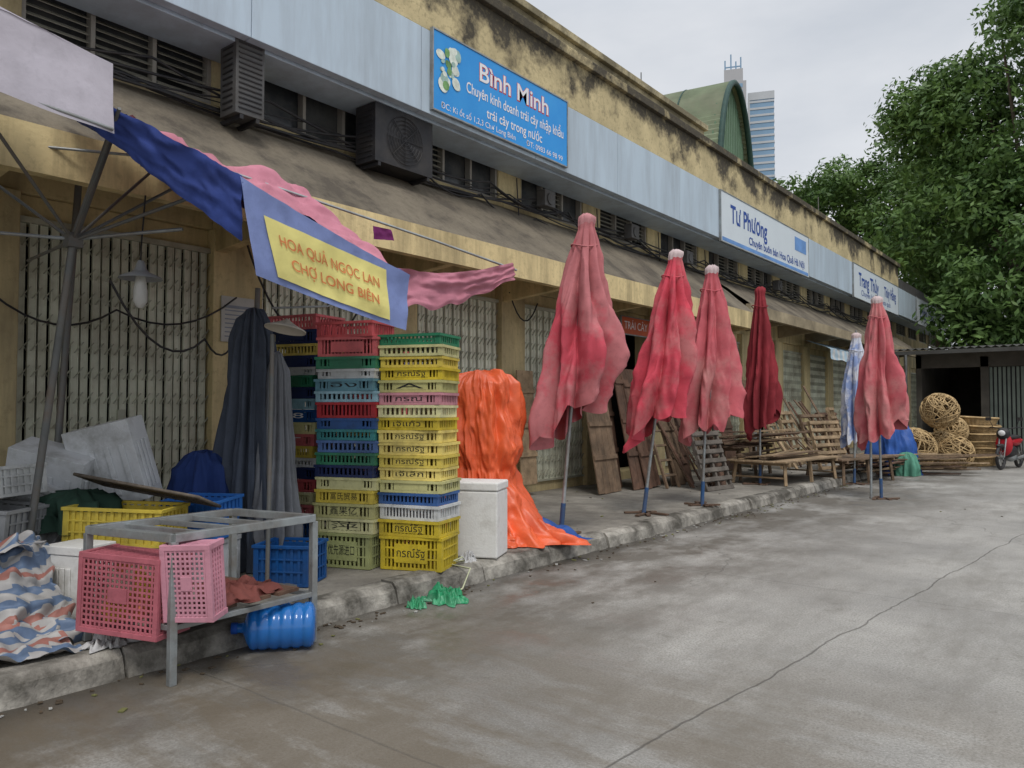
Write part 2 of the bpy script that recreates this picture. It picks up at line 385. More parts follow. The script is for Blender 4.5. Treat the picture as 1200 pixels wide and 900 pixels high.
def unit(name,y0,y1,z0,z1,x0,x1,mt,fan=True):
    u=M(); u.box((x0,y0,z0),(x1,y1,z1),0); u.box((x0-.25,y0+.05,z0-.05),(x1,y0+.09,z0-.003),1); u.box((x0-.25,y1-.09,z0-.05),(x1,y1-.05,z0-.003),1)
    if fan:
        cy=(y0+y1)/2;cz=(z0+z1)/2;rr=min(y1-y0,z1-z0)*.42
        for q in np.linspace(.2,1,6): u.tube([(x1+.012,cy+math.cos(a)*rr*q,cz+math.sin(a)*rr*q) for a in np.linspace(0,2*math.pi,24,endpoint=False)],.006,4,1,closed=True)
        for a in np.linspace(0,2*math.pi,8,endpoint=False): u.beam((x1+.014,cy,cz),(x1+.014,cy+math.cos(a)*rr,cz+math.sin(a)*rr),.008,.008,1)
    else:
        for z in np.arange(z0+.05,z1-.03,.05): u.box((x1,y0+.03,z),(x1+.01,y1-.03,z+.018),1)
    for z in np.arange(z0+.06,z1-.04,.06): u.box((x0+.05,y0-.008,z),(x1-.05,y0,z+.02),1)
    u.obj(name,[mt,blackp],bevel=.012)
unit('ventilation_box',4.13,4.45,4.36,5.2,-7.0,-6.72,greybox,False)
unit('air_conditioner',5.95,6.9,4.36,5.05,-7.1,-6.75,blackp)
for (yy,zz) in ((9.6,4.75),(12.3,4.72),(14.6,4.6),(20.,4.7)):
    u=M(); u.box((-7.12,yy,zz-.12),(-6.95,yy+.28,zz+.14),0); u.beam((-7.3,yy+.14,zz),(-7.1,yy+.14,zz),.04,.04,0); u.tube([(-6.95,yy+.14,zz),(-6.93,yy+.14,zz)],.09,12); u.obj('wall_loudspeaker',[greybox],bevel=.01)

# ---------------- signs ----------------
YD=(0,1,0);ZD=(0,0,1)
def sign(y0,y1,z0,z1,mt,name='shop_sign',x=-6.585):
    e=empty(name,(x,(y0+y1)/2,(z0+z1)/2)); s_=M(); s_.box((x-.012,y0,z0),(x+.03,y1,z1),0)
    for a_,b_ in (((x-.012,y0-.02,z0-.02),(x+.04,y1+.02,z0-.001)),((x-.012,y0-.02,z1+.001),(x+.04,y1+.02,z1+.02)),((x-.012,y0-.02,z0),(x+.04,y0-.001,z1)),((x-.012,y1+.001,z0),(x+.04,y1+.02,z1))): s_.box(a_,b_,1)
    s_.obj('panel',[mt,steel],e); return e,x+.034
e,x=sign(6.71,9.62,5.16,6.15,signblue)
text('Bình Minh',(x+.002,8.35,5.90),YD,ZD,.34,ink_w,e,1.55,bold=.004); text('Bình Minh',(x-.002,8.355,5.896),YD,ZD,.34,ink_r,e,1.57,bold=.014)
text('Chuyên kinh doanh trái cây nhập khẩu',(x,8.42,5.62),YD,ZD,.2,ink_w,e,2.2,bold=.002)
text('trái cây trong nước',(x,8.35,5.40),YD,ZD,.19,ink_w,e,1.25,bold=.002)
text('ĐC: Ki ốt số 1,2,3 Chợ Long Biên',(x,7.6,5.24),YD,ZD,.11,ink_w,e,1.5)
text('ĐT: 0983 66 98 99',(x,9.05,5.24),YD,ZD,.11,ink_w,e,.9)
fr=M()
for q in range(30):
    rr=random.Random(q+3); r_=rr.uniform(.03,.085); cy=7.0+rr.uniform(-.17,.17); cz=5.76+rr.uniform(-.27,.25)
    k=rr.uniform(.6,1.2); th=rr.uniform(0,3)
    fr.add([(x-.001+q*.0003,cy+math.cos(a)*r_*math.cos(th)-math.sin(a)*r_*k*math.sin(th),cz+math.cos(a)*r_*math.sin(th)+math.sin(a)*r_*k*math.cos(th)) for a in np.linspace(0,2*math.pi,16,endpoint=False)],[tuple(range(16))],rr.choice([0,0,1,2,0]))
fr.obj('fruit_picture',[mat('fruit_pale',(.68,.74,.66),.6,.25,12,bump=0),mat('fruit_green',(.16,.32,.12),.6,.4,10,bump=0),mat('fruit_leaf',(.35,.5,.45),.6,.3,10,bump=0)],e)
e,x=sign(15.4,21.2,5.03,6.1,signwhite)
text('Tư Phương',(x,17.0,5.68),YD,ZD,.55,ink_b,e,2.2,bold=.012); text('Chuyên buôn bán Hoa Quả Hà Nội',(x,18.9,5.28),YD,ZD,.25,ink_b,e,3.9,bold=.004)
bl=M(); bl.box((x-.002,15.45,5.05),(x+.001,21.15,5.13),0); bl.box((x-.002,20.1,5.6),(x+.001,21.0,5.95),0); bl.obj('stripe',[mat('stripe_blue',(.15,.3,.6))],e)
e,x=sign(25.7,31.9,5.03,6.1,signwhite)
text('Trang Thủy',(x,27.6,5.65),YD,ZD,.6,ink_b,e,2.6,bold=.012); text('Thúy Hằng',(x,30.6,5.65),YD,ZD,.5,ink_b,e,1.8,bold=.01); text('Chuyên bán buôn hoa quả',(x,28.6,5.25),YD,ZD,.26,ink_b,e,4.)
e,x=sign(35.3,41.7,5.03,6.1,signwhite)
text('Loan Thu',(x,37.4,5.55),YD,ZD,.8,ink_b,e,2.9,bold=.015); text('Hoa Quả',(x,40.3,5.55),YD,ZD,.6,ink_b,e,2.)
e,x=sign(11.95,13.0,2.82,3.12,mat('sign_orange_red',(.55,.12,.05),.6,.1),x=-7.0)
text('TRÁI CÂY',(x,12.47,2.97),YD,ZD,.2,ink_w,e,.85)
b=M(); b.cloth([(-7.1,22.2,3.45),(-7.1,25.6,3.45),(-6.3,25.6,3.15),(-6.3,22.2,3.15)],20,8,0,.03,3,0,3); b.cloth([(-6.3,22.2,3.15),(-6.3,25.6,3.15),(-6.28,25.6,2.85),(-6.28,22.2,2.85)],30,6,0,.03,3,0,5,lambda u,v:int(u*16)%2,edge=.05)
b.obj('striped_shop_awning',[cloth_m('awning_pale_blue',(.42,.56,.66)),cloth_m('awning_white',(.6,.62,.62))])

# ---------------- umbrellas (closed) ----------------
def umbrella(x,y,zb,H,lean,cz0,cz1,rmax,mts,seed,droop=.45,dphi=3.6,name='market_umbrella',twin=False,k1=.1):
    e=empty(name,(x,y,zb)); rn=random.Random(seed)
    base=V((x,y,zb)); top=base+V((lean[0],lean[1],H))
    ax=(top-base)
    p=M()
    p.tube([base,base+ax*k1],.026,10,1); p.tube([base+ax*k1,top],.019,10,0)
    if twin: p.tube([base+V((-.13,-.1,0)),base+V((-.12,-.1,1.2))],.02,8,0)
    for s_ in (0,1,2,3): p.cbox((x+rn.uniform(-.1,.1),y+rn.uniform(-.1,.1),zb+.012),(.42,.05,.02),2,R(s_*45+rn.uniform(-9,9),'Z'))
    p.obj('pole',[steel,mat('blue_pole_base',(.03,.09,.22),.5,.2,5,(.12,.1,.08),.6,4),mat('rusty_base',(.13,.085,.06),.9)],e)
    c=M(); n=150; NL=56
    def fn(pt,a,t):
        drop=(cz0-cz1)+droop*math.cos(a-dphi)*.5+.09*math.sin(3*a+seed)+.13*abs(math.sin(4*a+seed))+.06*noise.noise(V((math.cos(a)*2,math.sin(a)*2,seed)))
        z=cz0-drop*t
        if t<.02: r=.035+.06*t/.02
        elif t<.07: r=.095-.02*(t-.02)/.05
        else:
            u=(t-.07)/.93; r=.075+(rmax-.075)*(u**.9)*(1-.30*max(0,u-.72)/.28)
        s8=math.sin(4*a+seed+1.0*math.sin(t*4+seed)); fold=(abs(s8)-.6)*.72+math.sin(11*a+seed*2+t*4)*.11+.45*noise.noise(V((math.cos(a)*1.6,math.sin(a)*1.6,t*3.0+seed*7)))+.28*(.3-abs(noise.noise(V((math.cos(a)*5,math.sin(a)*5,t*8+seed*3)))))
        r*=1+fold*min(1,t*4)
        k=(z-zb)/H
        cen=base+ax*k
        sq=1-.15*math.sin(a-dphi+1)
        return V((cen.x+math.cos(a)*r*sq,cen.y+math.sin(a)*r,z+.02*noise.noise(V((a*3,t*6,seed)))))
    c.lathe([(0,0)]*(NL+1),n,0,fn)
    for i,f in enumerate(c.f):
        if (i//n)/NL<.045: c.m[i]=1
    kk=(cz0-.35-zb)/H; cc=base+ax*kk
    c.tube([cc+V((math.cos(a)*.135,math.sin(a)*.135,.02*math.sin(a*2))) for a in np.linspace(0,2*math.pi,18,endpoint=False)],.009,5,0,closed=True)
    c.obj('folded_canopy',mts,e)
    rb=M()
    for q in range(8):
        a=q*math.pi/4+rn.uniform(-.2,.2); cen=base+ax*((cz1-zb)/H)
        hi=base+ax*((cz0-.5-zb)/H)
        rb.tube([hi+V((math.cos(a)*.04,math.sin(a)*.04,0)),cen+V((math.cos(a)*rmax*.45,math.sin(a)*rmax*.45,.12))],.008,5)
    rb.obj('ribs',[steel],e)
    return e
pale=cloth_m('umbrella_cap_bleached',(.48,.22,.23))
paleb=cloth_m('umbrella_cap_white',(.62,.50,.50))
umbrella(-4.55,6.55,.15,3.34,(.20,.2),3.5,1.42,.40,[fadeA,pale],1)
umbrella(-4.68,8.54,.15,3.30,(.33,.27),3.46,1.35,.38,[fadeB,paleb],2)
umbrella(-4.47,9.78,.15,3.27,(.12,.1),3.42,1.28,.36,[fadeC,paleb],3,droop=.25)
umbrella(-4.95,13.2,.15,3.45,(.02,.02),3.6,1.25,.27,[dredc,dredc],4,droop=.3)
umbrella(-3.07,13.5,0,3.32,(-.03,0),3.3,1.15,.40,[fadeC,paleb],5,droop=.35,twin=True)
umbrella(-4.1,15.9,.0,3.0,(.06,.05),2.95,1.0,.26,[cloth_m('umbrella_blue_white',(.24,.32,.55),dirt=(.6,.62,.68),damt=.95,dscale=1.2,thr=(.48,.54)),paleb],6,droop=.2)

# ---------------- crates ----------------
CC=dict(yellow=(.70,.54,.06),paley=(.60,.58,.26),red=(.50,.05,.06),green=(.02,.20,.10),blue=(.02,.10,.32),dblue=(.02,.035,.12),lblue=(.20,.42,.52),white=(.58,.60,.60),pink=(.60,.25,.30),teal=(.03,.25,.26),grey=(.30,.31,.32),ygreen=(.46,.50,.22))
def crm(k): return mat('plastic_'+k,CC[k],.5,.12,4,tuple(x*.4+.03 for x in CC[k]),.65,3,.03,orand=.2,thr=(.45,.68),fine=.45)
def crate(b,T,L,Wd,H,mi=0,rib=.034,plate=True):
    old=b.T; b.T=old@T; t_=.01; l=L/2;w_=Wd/2
    b.box((-l+.01,-w_+.01,0),(l-.01,w_-.01,.01),mi)
    for s_ in (-1,1):
        y0,y1=sorted((s_*(w_-t_),s_*w_)); yo0,yo1=sorted((s_*(w_-t_),s_*(w_+.012)))
        x0,x1=sorted((s_*(l-t_),s_*l)); xo0,xo1=sorted((s_*(l-t_),s_*(l+.012)))
        b.box((-l-.012,yo0,H-.022),(l+.012,yo1,H),mi); b.box((xo0,-w_+.01,H-.022),(xo1,w_-.01,H-.0005),mi)
        b.box((-l,y0,0),(l,y1,.022),mi); b.box((x0,-w_+t_,0),(x1,w_-t_,.0215),mi)
        for s2 in (-1,1): b.cbox((s_*(l-.018),s2*(w_-.018),H/2),(.04,.04,H-.004),mi)
        n_=int((L-.08)/rib)
        for i in range(n_):
            x_=-l+.04+(i+.5)*(L-.08)/n_; b.box((x_-rib*.22,y0+.001,.02),(x_+rib*.22,y1-.001,H-.02),mi)
        n_=int((Wd-.08)/rib)
        for i in range(n_):
            y_=-w_+.04+(i+.5)*(Wd-.08)/n_; b.box((x0+.001,y_-rib*.22,.02),(x1-.001,y_+rib*.22,H-.02),mi)
        if plate: b.box((-l*.55,y0-.002,H*.22),(l*.55,y1+.002,H*.78),mi)
        if H>.18:
            for zz in (.35,.65):
                b.box((-l,y0-.001,H*zz-.006),(l,y1+.0015,H*zz+.006),mi); b.box((x0-.001,-w_+t_,H*zz-.006),(x1+.0015,w_-t_,H*zz+.006),mi)
    b.T=old
def stack(x,y,z,yaw,layers,L=.54,Wd=.38,seed=0,name='plastic_crate_stack'):
    e=empty(name,(x,y,z)); rn=random.Random(seed); zz=z; dx=dy=0
    for (col,h,tx) in layers:
        dx=max(-.035,min(.035,dx+rn.uniform(-.014,.014))); dy=max(-.03,min(.03,dy+rn.uniform(-.014,.014)))
        b=M(); T=TR(x+dx,y+dy,zz)@R(yaw+rn.uniform(-4,4),'Z')
        l_=L*rn.uniform(.965,1.02); w2=Wd*rn.uniform(.97,1.02)
        crate(b,T,l_,w2,h,rib=rn.choice([.03,.034,.04]),plate=bool(tx) or rn.random()<.5); b.obj('crate_'+col,[crm(col)],e)
        if tx:
            p=T@V((0,-w2/2-.004,h*.5)); xd=T.to_3x3()@V((1,0,0))
            text(tx,p,xd,(0,0,1),min(h*.6,.09),ink_k if col not in('red','blue','dblue','green','teal') else ink_w,e,L*.46,bold=.0)
        zz+=h+.002
    return zz
s3=[('yellow',.27,'กรณ์รัฐ'),('yellow',.13,'กรณ์รัฐ'),('white',.12,''),('blue',.095,''),('paley',.1,''),('yellow',.1,'เจ๊เล็ก'),('yellow',.1,'กรณ์รัฐ'),('yellow',.1,'กรณ์รัฐ'),('yellow',.1,'กรณ์รัฐ'),('yellow',.1,'เจ๊แก้ว'),('paley',.1,''),('pink',.1,'กรณ์'),('paley',.1,'A'),('yellow',.1,'กรณ์รัฐ'),('yellow',.09,''),('paley',.09,''),('green',.09,'')]
stack(-4.58,4.55,.15,20,s3,seed=1)
s2=[('ygreen',.28,'优先源进口'),('paley',.12,'萍'),('paley',.12,'鑫果亿'),('yellow',.11,'富氏贸易'),('paley',.1,''),('dblue',.1,''),('green',.1,''),('blue',.1,''),('teal',.09,''),('blue',.09,''),('red',.13,''),('lblue',.09,''),('lblue',.1,'อิง'),('white',.08,''),('green',.1,''),('red',.16,''),('red',.13,'')]
stack(-5.12,4.28,.15,22,s2,seed=2)
s1=[('yellow',.2,''),('blue',.14,''),('red',.14,''),('paley',.1,''),('red',.11,''),('dblue',.1,''),('white',.08,''),('yellow',.1,''),('red',.1,'ST'),('paley',.1,''),('blue',.11,'88'),('lblue',.09,''),('dblue',.1,''),('green',.1,''),('white',.07,''),('dblue',.1,''),('yellow',.1,''),('dblue',.12,''),('red',.13,'')]
stack(-5.72,4.22,.15,14,s1,seed=3)
stack(-5.5,4.85,.15,14,[('red',.2,''),('blue',.2,''),('dblue',.2,''),('red',.2,''),('green',.2,''),('yellow',.2,''),('red',.2,''),('red',.2,''),('blue',.2,''),('red',.14,'')],seed=4)

# ---------------- drapes ----------------
def drape(name,cx,cy,z0,prof,mt,seed,folds=9,amp=.18,yaw=0,n=72,stripes=None,sub=3,sharp=0,crum=0):
    b=M(); P2=[]
    for i in range(len(prof)-1):
        for q in range(sub):
            u=q/sub; P2.append(tuple(prof[i][k]*(1-u)+prof[i+1][k]*u for k in range(3)))
    P2.append(prof[-1]); P2=[(P2[0][0]+.015,.001,.001)]+P2
    cs,sn=math.cos(math.radians(yaw)),math.sin(math.radians(yaw))
    vs=[];K=len(P2)
    for i,(z,rx,ry) in enumerate(P2):
        tt=i/(K-1)
        for j in range(n):
            a=2*math.pi*j/n; ca,sa=math.cos(a),math.sin(a)
            se=(abs(ca)**3+abs(sa)**3)**(-1/3)
            ph=folds*a+seed+2*noise.noise(V((tt*2,math.cos(a)*2,seed)))
            if sharp: f=1+amp*min(1,tt*3)*(1.3*abs(math.sin(ph*.5))-.9)+.3*amp*math.sin(ph*1.7+3*tt)
            else: f=1+amp*tt*math.sin(ph)
            f+=.6*amp*noise.noise(V((ca*2.5,sa*2.5,tt*4+seed)))
            if crum:
                q=V((ca*1.9,sa*1.9,z*1.6+ca*.8+seed))
                f+=crum*((.35-abs(noise.noise(q)))*1.4+(.35-abs(noise.noise(q*2.3+V((5,2,0)))))*.9+(.3-abs(noise.noise(q*5+V((3,2,9)))))*.5)
            x_=ca*rx*se*f; y_=sa*ry*se*f
            zz=z+(.03+crum*.12)*noise.noise(V((ca*3,sa*3,tt*5+seed)))*(1 if i>1 else .3)
            if i==K-1: zz=z
            vs.append((cx+x_*cs-y_*sn,cy+x_*sn+y_*cs,z0+max(zz,.005)))
    fs=[(i*n+j,i*n+(j+1)%n,(i+1)*n+(j+1)%n,(i+1)*n+j) for i in range(K-1) for j in range(n)]
    b.add(vs,fs,0,True)
    mts=mt if isinstance(mt,list) else [mt]
    if stripes:
        for i in range(len(b.f)): b.m[i]=stripes(i%n,i//n)
    return b.obj(name,mts)
drape('orange_tarpaulin',-5.08,5.95,.15,[(1.68,.12,.10),(1.66,.24,.18),(1.58,.30,.24),(1.4,.33,.27),(1.15,.35,.28),(.9,.34,.28),(.72,.28,.24),(.55,.31,.28),(.35,.42,.36),(.14,.52,.48),(.05,.6,.55),(.0,.68,.62)],orangec,3,13,.10,40,n=240,sub=8,sharp=1,crum=.26)
drape('orange_tarpaulin_fold',-4.66,6.12,.15,[(.20,.1,.1),(.13,.25,.2),(.05,.38,.25),(0,.48,.28)],[orangec,bluetarp],5,6,.3,30,n=120,sub=6,crum=.35,stripes=lambda j,i:1 if (j//15)%4==0 else 0)
drape('grey_folded_canvas',-5.58,3.62,.15,[(2.12,.05,.05),(2.05,.10,.08),(1.85,.14,.11),(1.5,.16,.13),(1.0,.20,.17),(.5,.23,.19),(.15,.21,.17),(0,.19,.15)],greycl,8,14,.36,30,n=150,sub=5,sharp=1,crum=.18)
drape('grey_folded_canvas',-5.33,3.68,.15,[(1.75,.03,.03),(1.6,.07,.06),(.9,.11,.09),(.5,.14,.12),(.3,.16,.13),(.1,.11,.11),(0,.08,.08)],cloth_m('light_grey_canvas',(.20,.21,.23),fine=.3),9,12,.36,30,n=120,sub=5,sharp=1,crum=.2)
b=M(); b.tube([(-5.62,3.6,.15),(-5.56,3.64,2.45)],.022,8); b.obj('canvas_pole',[dsteel])
drape('blue_tarpaulin_bundle',-5.85,3.38,.15,[(.95,.1,.1),(.82,.2,.17),(.4,.29,.25),(.1,.3,.26),(0,.3,.24)],cloth_m('navy_tarpaulin',(.02,.045,.17)),4,7,.25,20,n=110,sub=5,crum=.3)
drape('blue_tarpaulin_bundle',-4.1,19.0,.0,[(1.2,.2,.2),(1.0,.35,.3),(.5,.42,.38),(0,.5,.42)],bluetarp,11,6,.2,10,n=110,sub=5,crum=.3)
b=M()
def strp(u,v):
    k=int(v*15+u*3+.3*math.sin(u*7))%6; return {0:0,1:1,2:0,3:2,4:0,5:2}[k]
b.cloth([(-5.25,.9,.66),(-5.3,1.98,.62),(-4.60,1.93,.17),(-4.55,.8,.18)],90,60,-.03,.05,3.2,0,3,strp,crum=.15)
b.cloth([(-5.5,.9,.9),(-5.55,1.8,.62),(-5.1,1.9,.62),(-5.1,.9,.7)],50,30,0,.05,3,0,8,strp,crum=.15)
b.cloth([(-4.95,.9,.34),(-4.9,1.8,.3),(-4.40,1.85,.165),(-4.4,.8,.165)],60,30,-.05,.04,3,0,5,strp,crum=.11)
b.obj('striped_tarpaulin',[cloth_m('tarp_white',(.44,.43,.42),rough=.5,fine=.2),cloth_m('tarp_red',(.38,.17,.14),rough=.5,fine=.2),cloth_m('tarp_blue',(.13,.19,.30),rough=.5,fine=.2)])

def foam(name,T,L,Wd,H,mt,lid=True,hollow=False,ribs=True):
    b=M(); b.T=T
    if hollow:
        w=.03; b.box((-L/2,-Wd/2,0),(L/2,Wd/2,w)); b.box((-L/2,-Wd/2,w),(-L/2+w,Wd/2,H)); b.box((L/2-w,-Wd/2,w),(L/2,Wd/2,H)); b.box((-L/2+w,-Wd/2,w),(L/2-w,-Wd/2+w,H-.001)); b.box((-L/2+w,Wd/2-w,w),(L/2-w,Wd/2,H-.001))
    elif lid:
        b.box((-L/2,-Wd/2,0),(L/2,Wd/2,H*.88)); b.box((-L/2-.006,-Wd/2-.006,H*.88+.003),(L/2+.006,Wd/2+.006,H))
    else: b.box((-L/2,-Wd/2,0),(L/2,Wd/2,H))
    if ribs:
        for k in range(4):
            x_=-L/2+.05+k*(L-.16)/3; b.box((x_,-Wd/2-.012,H*.12),(x_+.04,-Wd/2-.001,H*.72))
        for k in range(3):
            y_=-Wd/2+.05+k*(Wd-.14)/2; b.box((L/2+.001,y_,H*.12),(L/2+.012,y_+.04,H*.72))
    return b.obj(name,[mt],bevel=.014)
foam('styrofoam_box',TR(-4.56,5.26,.15)@R(24,'Z'),.46,.36,.66,white,ribs=False)
def basin(name,T,L,Wd,H,mt):
    b=M(); b.T=T; crate(b,Matrix.Identity(4),L,Wd,H,0,.05,False); b.box((-L/2+.012,-Wd/2+.012,.012),(L/2-.012,Wd/2-.012,.02))
    b.box((-L/2+.012,-Wd/2+.012,.02),(-L/2+.016,Wd/2-.012,H-.03)); b.box((L/2-.016,-Wd/2+.012,.02),(L/2-.012,Wd/2-.012,H-.03)); b.box((-L/2+.016,-Wd/2+.012,.02),(L/2-.016,-Wd/2+.016,H-.03)); b.box((-L/2+.016,Wd/2-.016,.02),(L/2-.016,Wd/2-.012,H-.03))
    return b.obj(name,[mt],bevel=.003)
foam('styrofoam_box',TR(-6.15,2.75,.15)@R(30,'Z'),.7,.45,.42,styro2)
foam('styrofoam_box',TR(-6.2,2.15,.15)@R(38,'Z'),.7,.45,.4,styro2)
foam('styrofoam_box',TR(-6.02,2.80,.74)@R(38,'Z')@R(-13,'Y')@R(8,'X'),.50,.26,.62,styro2,False)
foam('styrofoam_box',TR(-6.35,2.38,.66)@R(44,'Z')@R(14,'Y')@R(14,'X'),.54,.3,.52,styro2,False)
foam('styrofoam_box',TR(-6.05,2.2,.56)@R(30,'Z')@R(24,'Y')@R(-12,'X'),.5,.34,.34,styro2)
foam('styrofoam_box',TR(-6.5,1.7,.15)@R(30,'Z'),.6,.45,.62,styro2)
foam('styrofoam_box',TR(-5.75,1.75,.15)@R(35,'Z'),.6,.42,.42,styro2)
basin('plastic_crate',TR(-5.80,1.80,.58)@R(35,'Z')@R(5,'Y'),.55,.4,.26,crm('grey'))
basin('plastic_crate',TR(-5.9,1.85,.86)@R(28,'Z')@R(-6,'Y'),.55,.4,.20,crm('white'))
foam('styrofoam_box',TR(-5.35,2.45,.15)@R(38,'Z'),.62,.4,.38,styro2)
foam('styrofoam_box',TR(-5.15,2.12,.15)@R(20,'Z'),.3,.26,.46,white)
basin('plastic_crate',TR(-5.34,2.5,.55)@R(38,'Z')@R(2,'Y'),.64,.42,.25,crm('yellow'))
foam('styrofoam_box',TR(-5.45,3.12,.15)@R(30,'Z'),.42,.36,.34,styro2)
bb_=mat('plastic_bright_blue',(.03,.15,.48),.5)
basin('plastic_crate',TR(-5.42,3.08,.5)@R(34,'Z'),.44,.36,.2,bb_)
basin('plastic_crate',TR(-5.45,3.12,.62)@R(28,'Z')@R(3,'X'),.44,.36,.17,bb_)
basin('plastic_crate',TR(-4.95,3.55,.15)@R(30,'Z'),.42,.36,.3,crm('blue'))
drape('green_net_bundle',-5.78,2.35,.62,[(.25,.1,.1),(.2,.2,.2),(.1,.24,.22),(-.4,.28,.24)],cloth_m('dark_green_net',(.03,.07,.05)),13,9,.3,crum=.3)
b=M(); b.T=TR(-5.36,2.66,.88)@R(36,'Z')@R(10,'Y')@R(-16,'X')
for i in range(26): b.box((-.42+i*.033,-.2,.0+.004*(i%2)),(-.42+i*.033+.026,.2,.006+.004*(i%2)))
for i in range(12): b.box((-.43,-.2+i*.034,.004),(.44,-.2+i*.034+.02,.012))
b.tube([(-.43,-.21,0),(.44,-.21,0),(.44,.21,0),(-.43,.21,0)],.012,6,closed=True); b.obj('woven_bamboo_tray',[mat('aged_weave',(.15,.125,.10),.8,.3,20)])

# ---------------- metal table with crates ----------------
tb=empty('metal_table',(-4.1,2.4,0)); b=M()
A=V((-3.94,2.09,0)); Bv=V((-.04,.93,0)); Cv=V((-.66,-.15,0)); ht=.77
c4=[A,A+Bv,A+Bv+Cv,A+Cv]
for i in range(4):
    p=c4[i]; q=c4[(i+1)%4]; zb=0 if i<2 else .15
    b.beam((p.x,p.y,zb),(p.x,p.y,ht-.02),.04,.04)
    b.beam((p.x,p.y,ht),(q.x,q.y,ht),.045,.045)
    b.beam((p.x,p.y,.3),(q.x,q.y,.3),.03,.03)
for u in (.22,.45,.68):
    p=A+Bv*u; q=p+Cv; b.beam((p.x,p.y,ht-.005),(q.x,q.y,ht-.005),.03,.03)
b.obj('frame',[steel],tb,bevel=.003)
b=M()
for i,u in enumerate((.1,.35,.6,.82)):
    p=A+Bv*u; q=p+Cv; b.beam((p.x-.02,p.y,.33+i*.004),(q.x,q.y+.02,.335+i*.004),.17,.02)
b.obj('shelf_boards',[wood3],tb)
def grid_crate(name,T,L,Wd,H,mt,step=.036):
    b=M(); b.T=T; l=L/2;w_=Wd/2
    for x_ in np.arange(-l+.02,l-.01,step): b.box((x_-.006,-w_,0),(x_+.006,w_,.007))
    for y_ in np.arange(-w_+.02,w_-.01,step): b.box((-l,y_-.006,.0015),(l,y_+.006,.0085))
    for x_ in np.arange(-l+.02,l-.01,step):
        for s_ in (-1,1): b.box((x_-.006,s_*w_-.004,.0),(x_+.006,s_*w_+.004,H))
    for y_ in np.arange(-w_+.02,w_-.01,step):
        for s_ in (-1,1): b.box((s_*l-.004,y_-.006,0),(s_*l+.004,y_+.006,H))
    for z in list(np.arange(.03,H-.02,step))+[H-.012]:
        e_=.006 if z<H-.02 else .012
        for s_ in (-1,1): b.box((-l-.008,s_*w_-.008,z-e_),(l+.008,s_*w_+.008,z+e_)); b.box((s_*l-.0085,-w_,z-e_+.0005),(s_*l+.0085,w_,z+e_-.0005))
    for s_ in (-1,1):
        b.box((-l-.012,s_*w_-.014,-.004),(l+.012,s_*w_+.014,.018)); b.box((s_*l-.014,-w_,-.0035),(s_*l+.014,w_,.0175))
        for s2 in (-1,1): b.cbox((s_*l,s2*w_,H/2),(.03,.03,H))
    b.box((-l*.25,-w_*.2,-.003),(l*.25,w_*.2,.0105))
    return b.obj(name,[mt],bevel=.002)
grid_crate('pink_plastic_crate',TR(-4.22,1.93,.455)@R(22,'Z')@R(-90,'X')@R(2,'Z'),.50,.40,.26,mat('pink_plastic_dirty',(.42,.12,.15),.5,.2,4,(.17,.08,.07),.75,fine=.45),.03)
grid_crate('pink_plastic_crate',TR(-3.86,2.12,.535)@R(32,'Z')@R(-86,'X')@R(-2,'Z'),.25,.38,.16,mat('pink_plastic',(.56,.26,.33),.5,.15,4,(.32,.16,.18),.65,fine=.4),.026)
drape('yellow_sack',-4.3,2.12,.3,[(.33,.08,.08),(.25,.17,.12),(.1,.2,.14),(0,.2,.14)],[cloth_m('sack_yellow',(.65,.42,.05)),cloth_m('sack_orange',(.55,.2,.08)),cloth_m('sack_cream',(.55,.5,.4))],21,7,.3,20,stripes=lambda j,i:(j//11+i//3)%3,crum=.3)
drape('red_sack',-4.15,2.55,.345,[(.07,.06,.06),(.05,.13,.15),(.03,.18,.22),(0,.18,.23)],cloth_m('sack_dark_red',(.19,.06,.05)),22,7,.3,20,crum=.3)
b=M(); b.T=TR(-3.90,2.98,.135)@R(38+8,'Z')@R(-90,'Y')@R(4,'X')
pr=[(0,.0),(0,.09),(.012,.12)]
for i in range(0,5):
    z=.03+i*.065; pr+=[(z,.134),(z+.03,.134),(z+.038,.127),(z+.052,.127)]
pr+=[(.355,.134),(.375,.128),(.40,.09),(.415,.045),(.425,.03),(.47,.03)]
b.lathe(pr,28,0); b.lathe([(.455,.034),(.49,.034),(.492,.001)],20,1)
b.obj('blue_water_bottle',[mat('blue_bottle_plastic',(.02,.24,.78),.15,.1,3,(.06,.2,.45),.5,bump=0,trans=.4,spec=.6),mat('bottle_cap',(.02,.1,.5))])
def rag(name,x,y,z,r,mt,seed,h=.07):
    drape(name,x,y,z,[(h,r*.2,r*.15),(h*.8,r*.5,r*.4),(h*.4,r*.8,r*.55),(0,r,r*.7)],mt,seed,7,.35,random.Random(seed).uniform(0,180),90,sub=4,crum=.5)
grn=mat('green_plastic_bag',(.03,.27,.12),.3,.3,8,(.28,.48,.36),.6,6,.3)
rag('green_plastic_bag',-4.03,4.28,0,.13,grn,31,.08); rag('green_plastic_bag',-4.07,4.0,0,.05,grn,32,.04)
rag('white_plastic_bag',-4.42,2.0,.15,.12,mat('white_bag',(.5,.5,.5),.5),33); rag('white_plastic_bag',-4.4,4.95,.15,.07,mat('white_bag',(.5,.5,.5),.5),34,.05)
b=M(); b.tube([(-4.5,4.7,.16),(-4.35,4.85,.18),(-4.33,4.8,.22),(-4.42,4.7,.17),(-4.2,4.75,.15),(-4.15,4.6,.02),(-4.1,4.4,.01)],.008,5); b.obj('nylon_rope',[mat('rope_pale',(.5,.52,.35),.8)])
lit=M(); rn=random.Random(5)
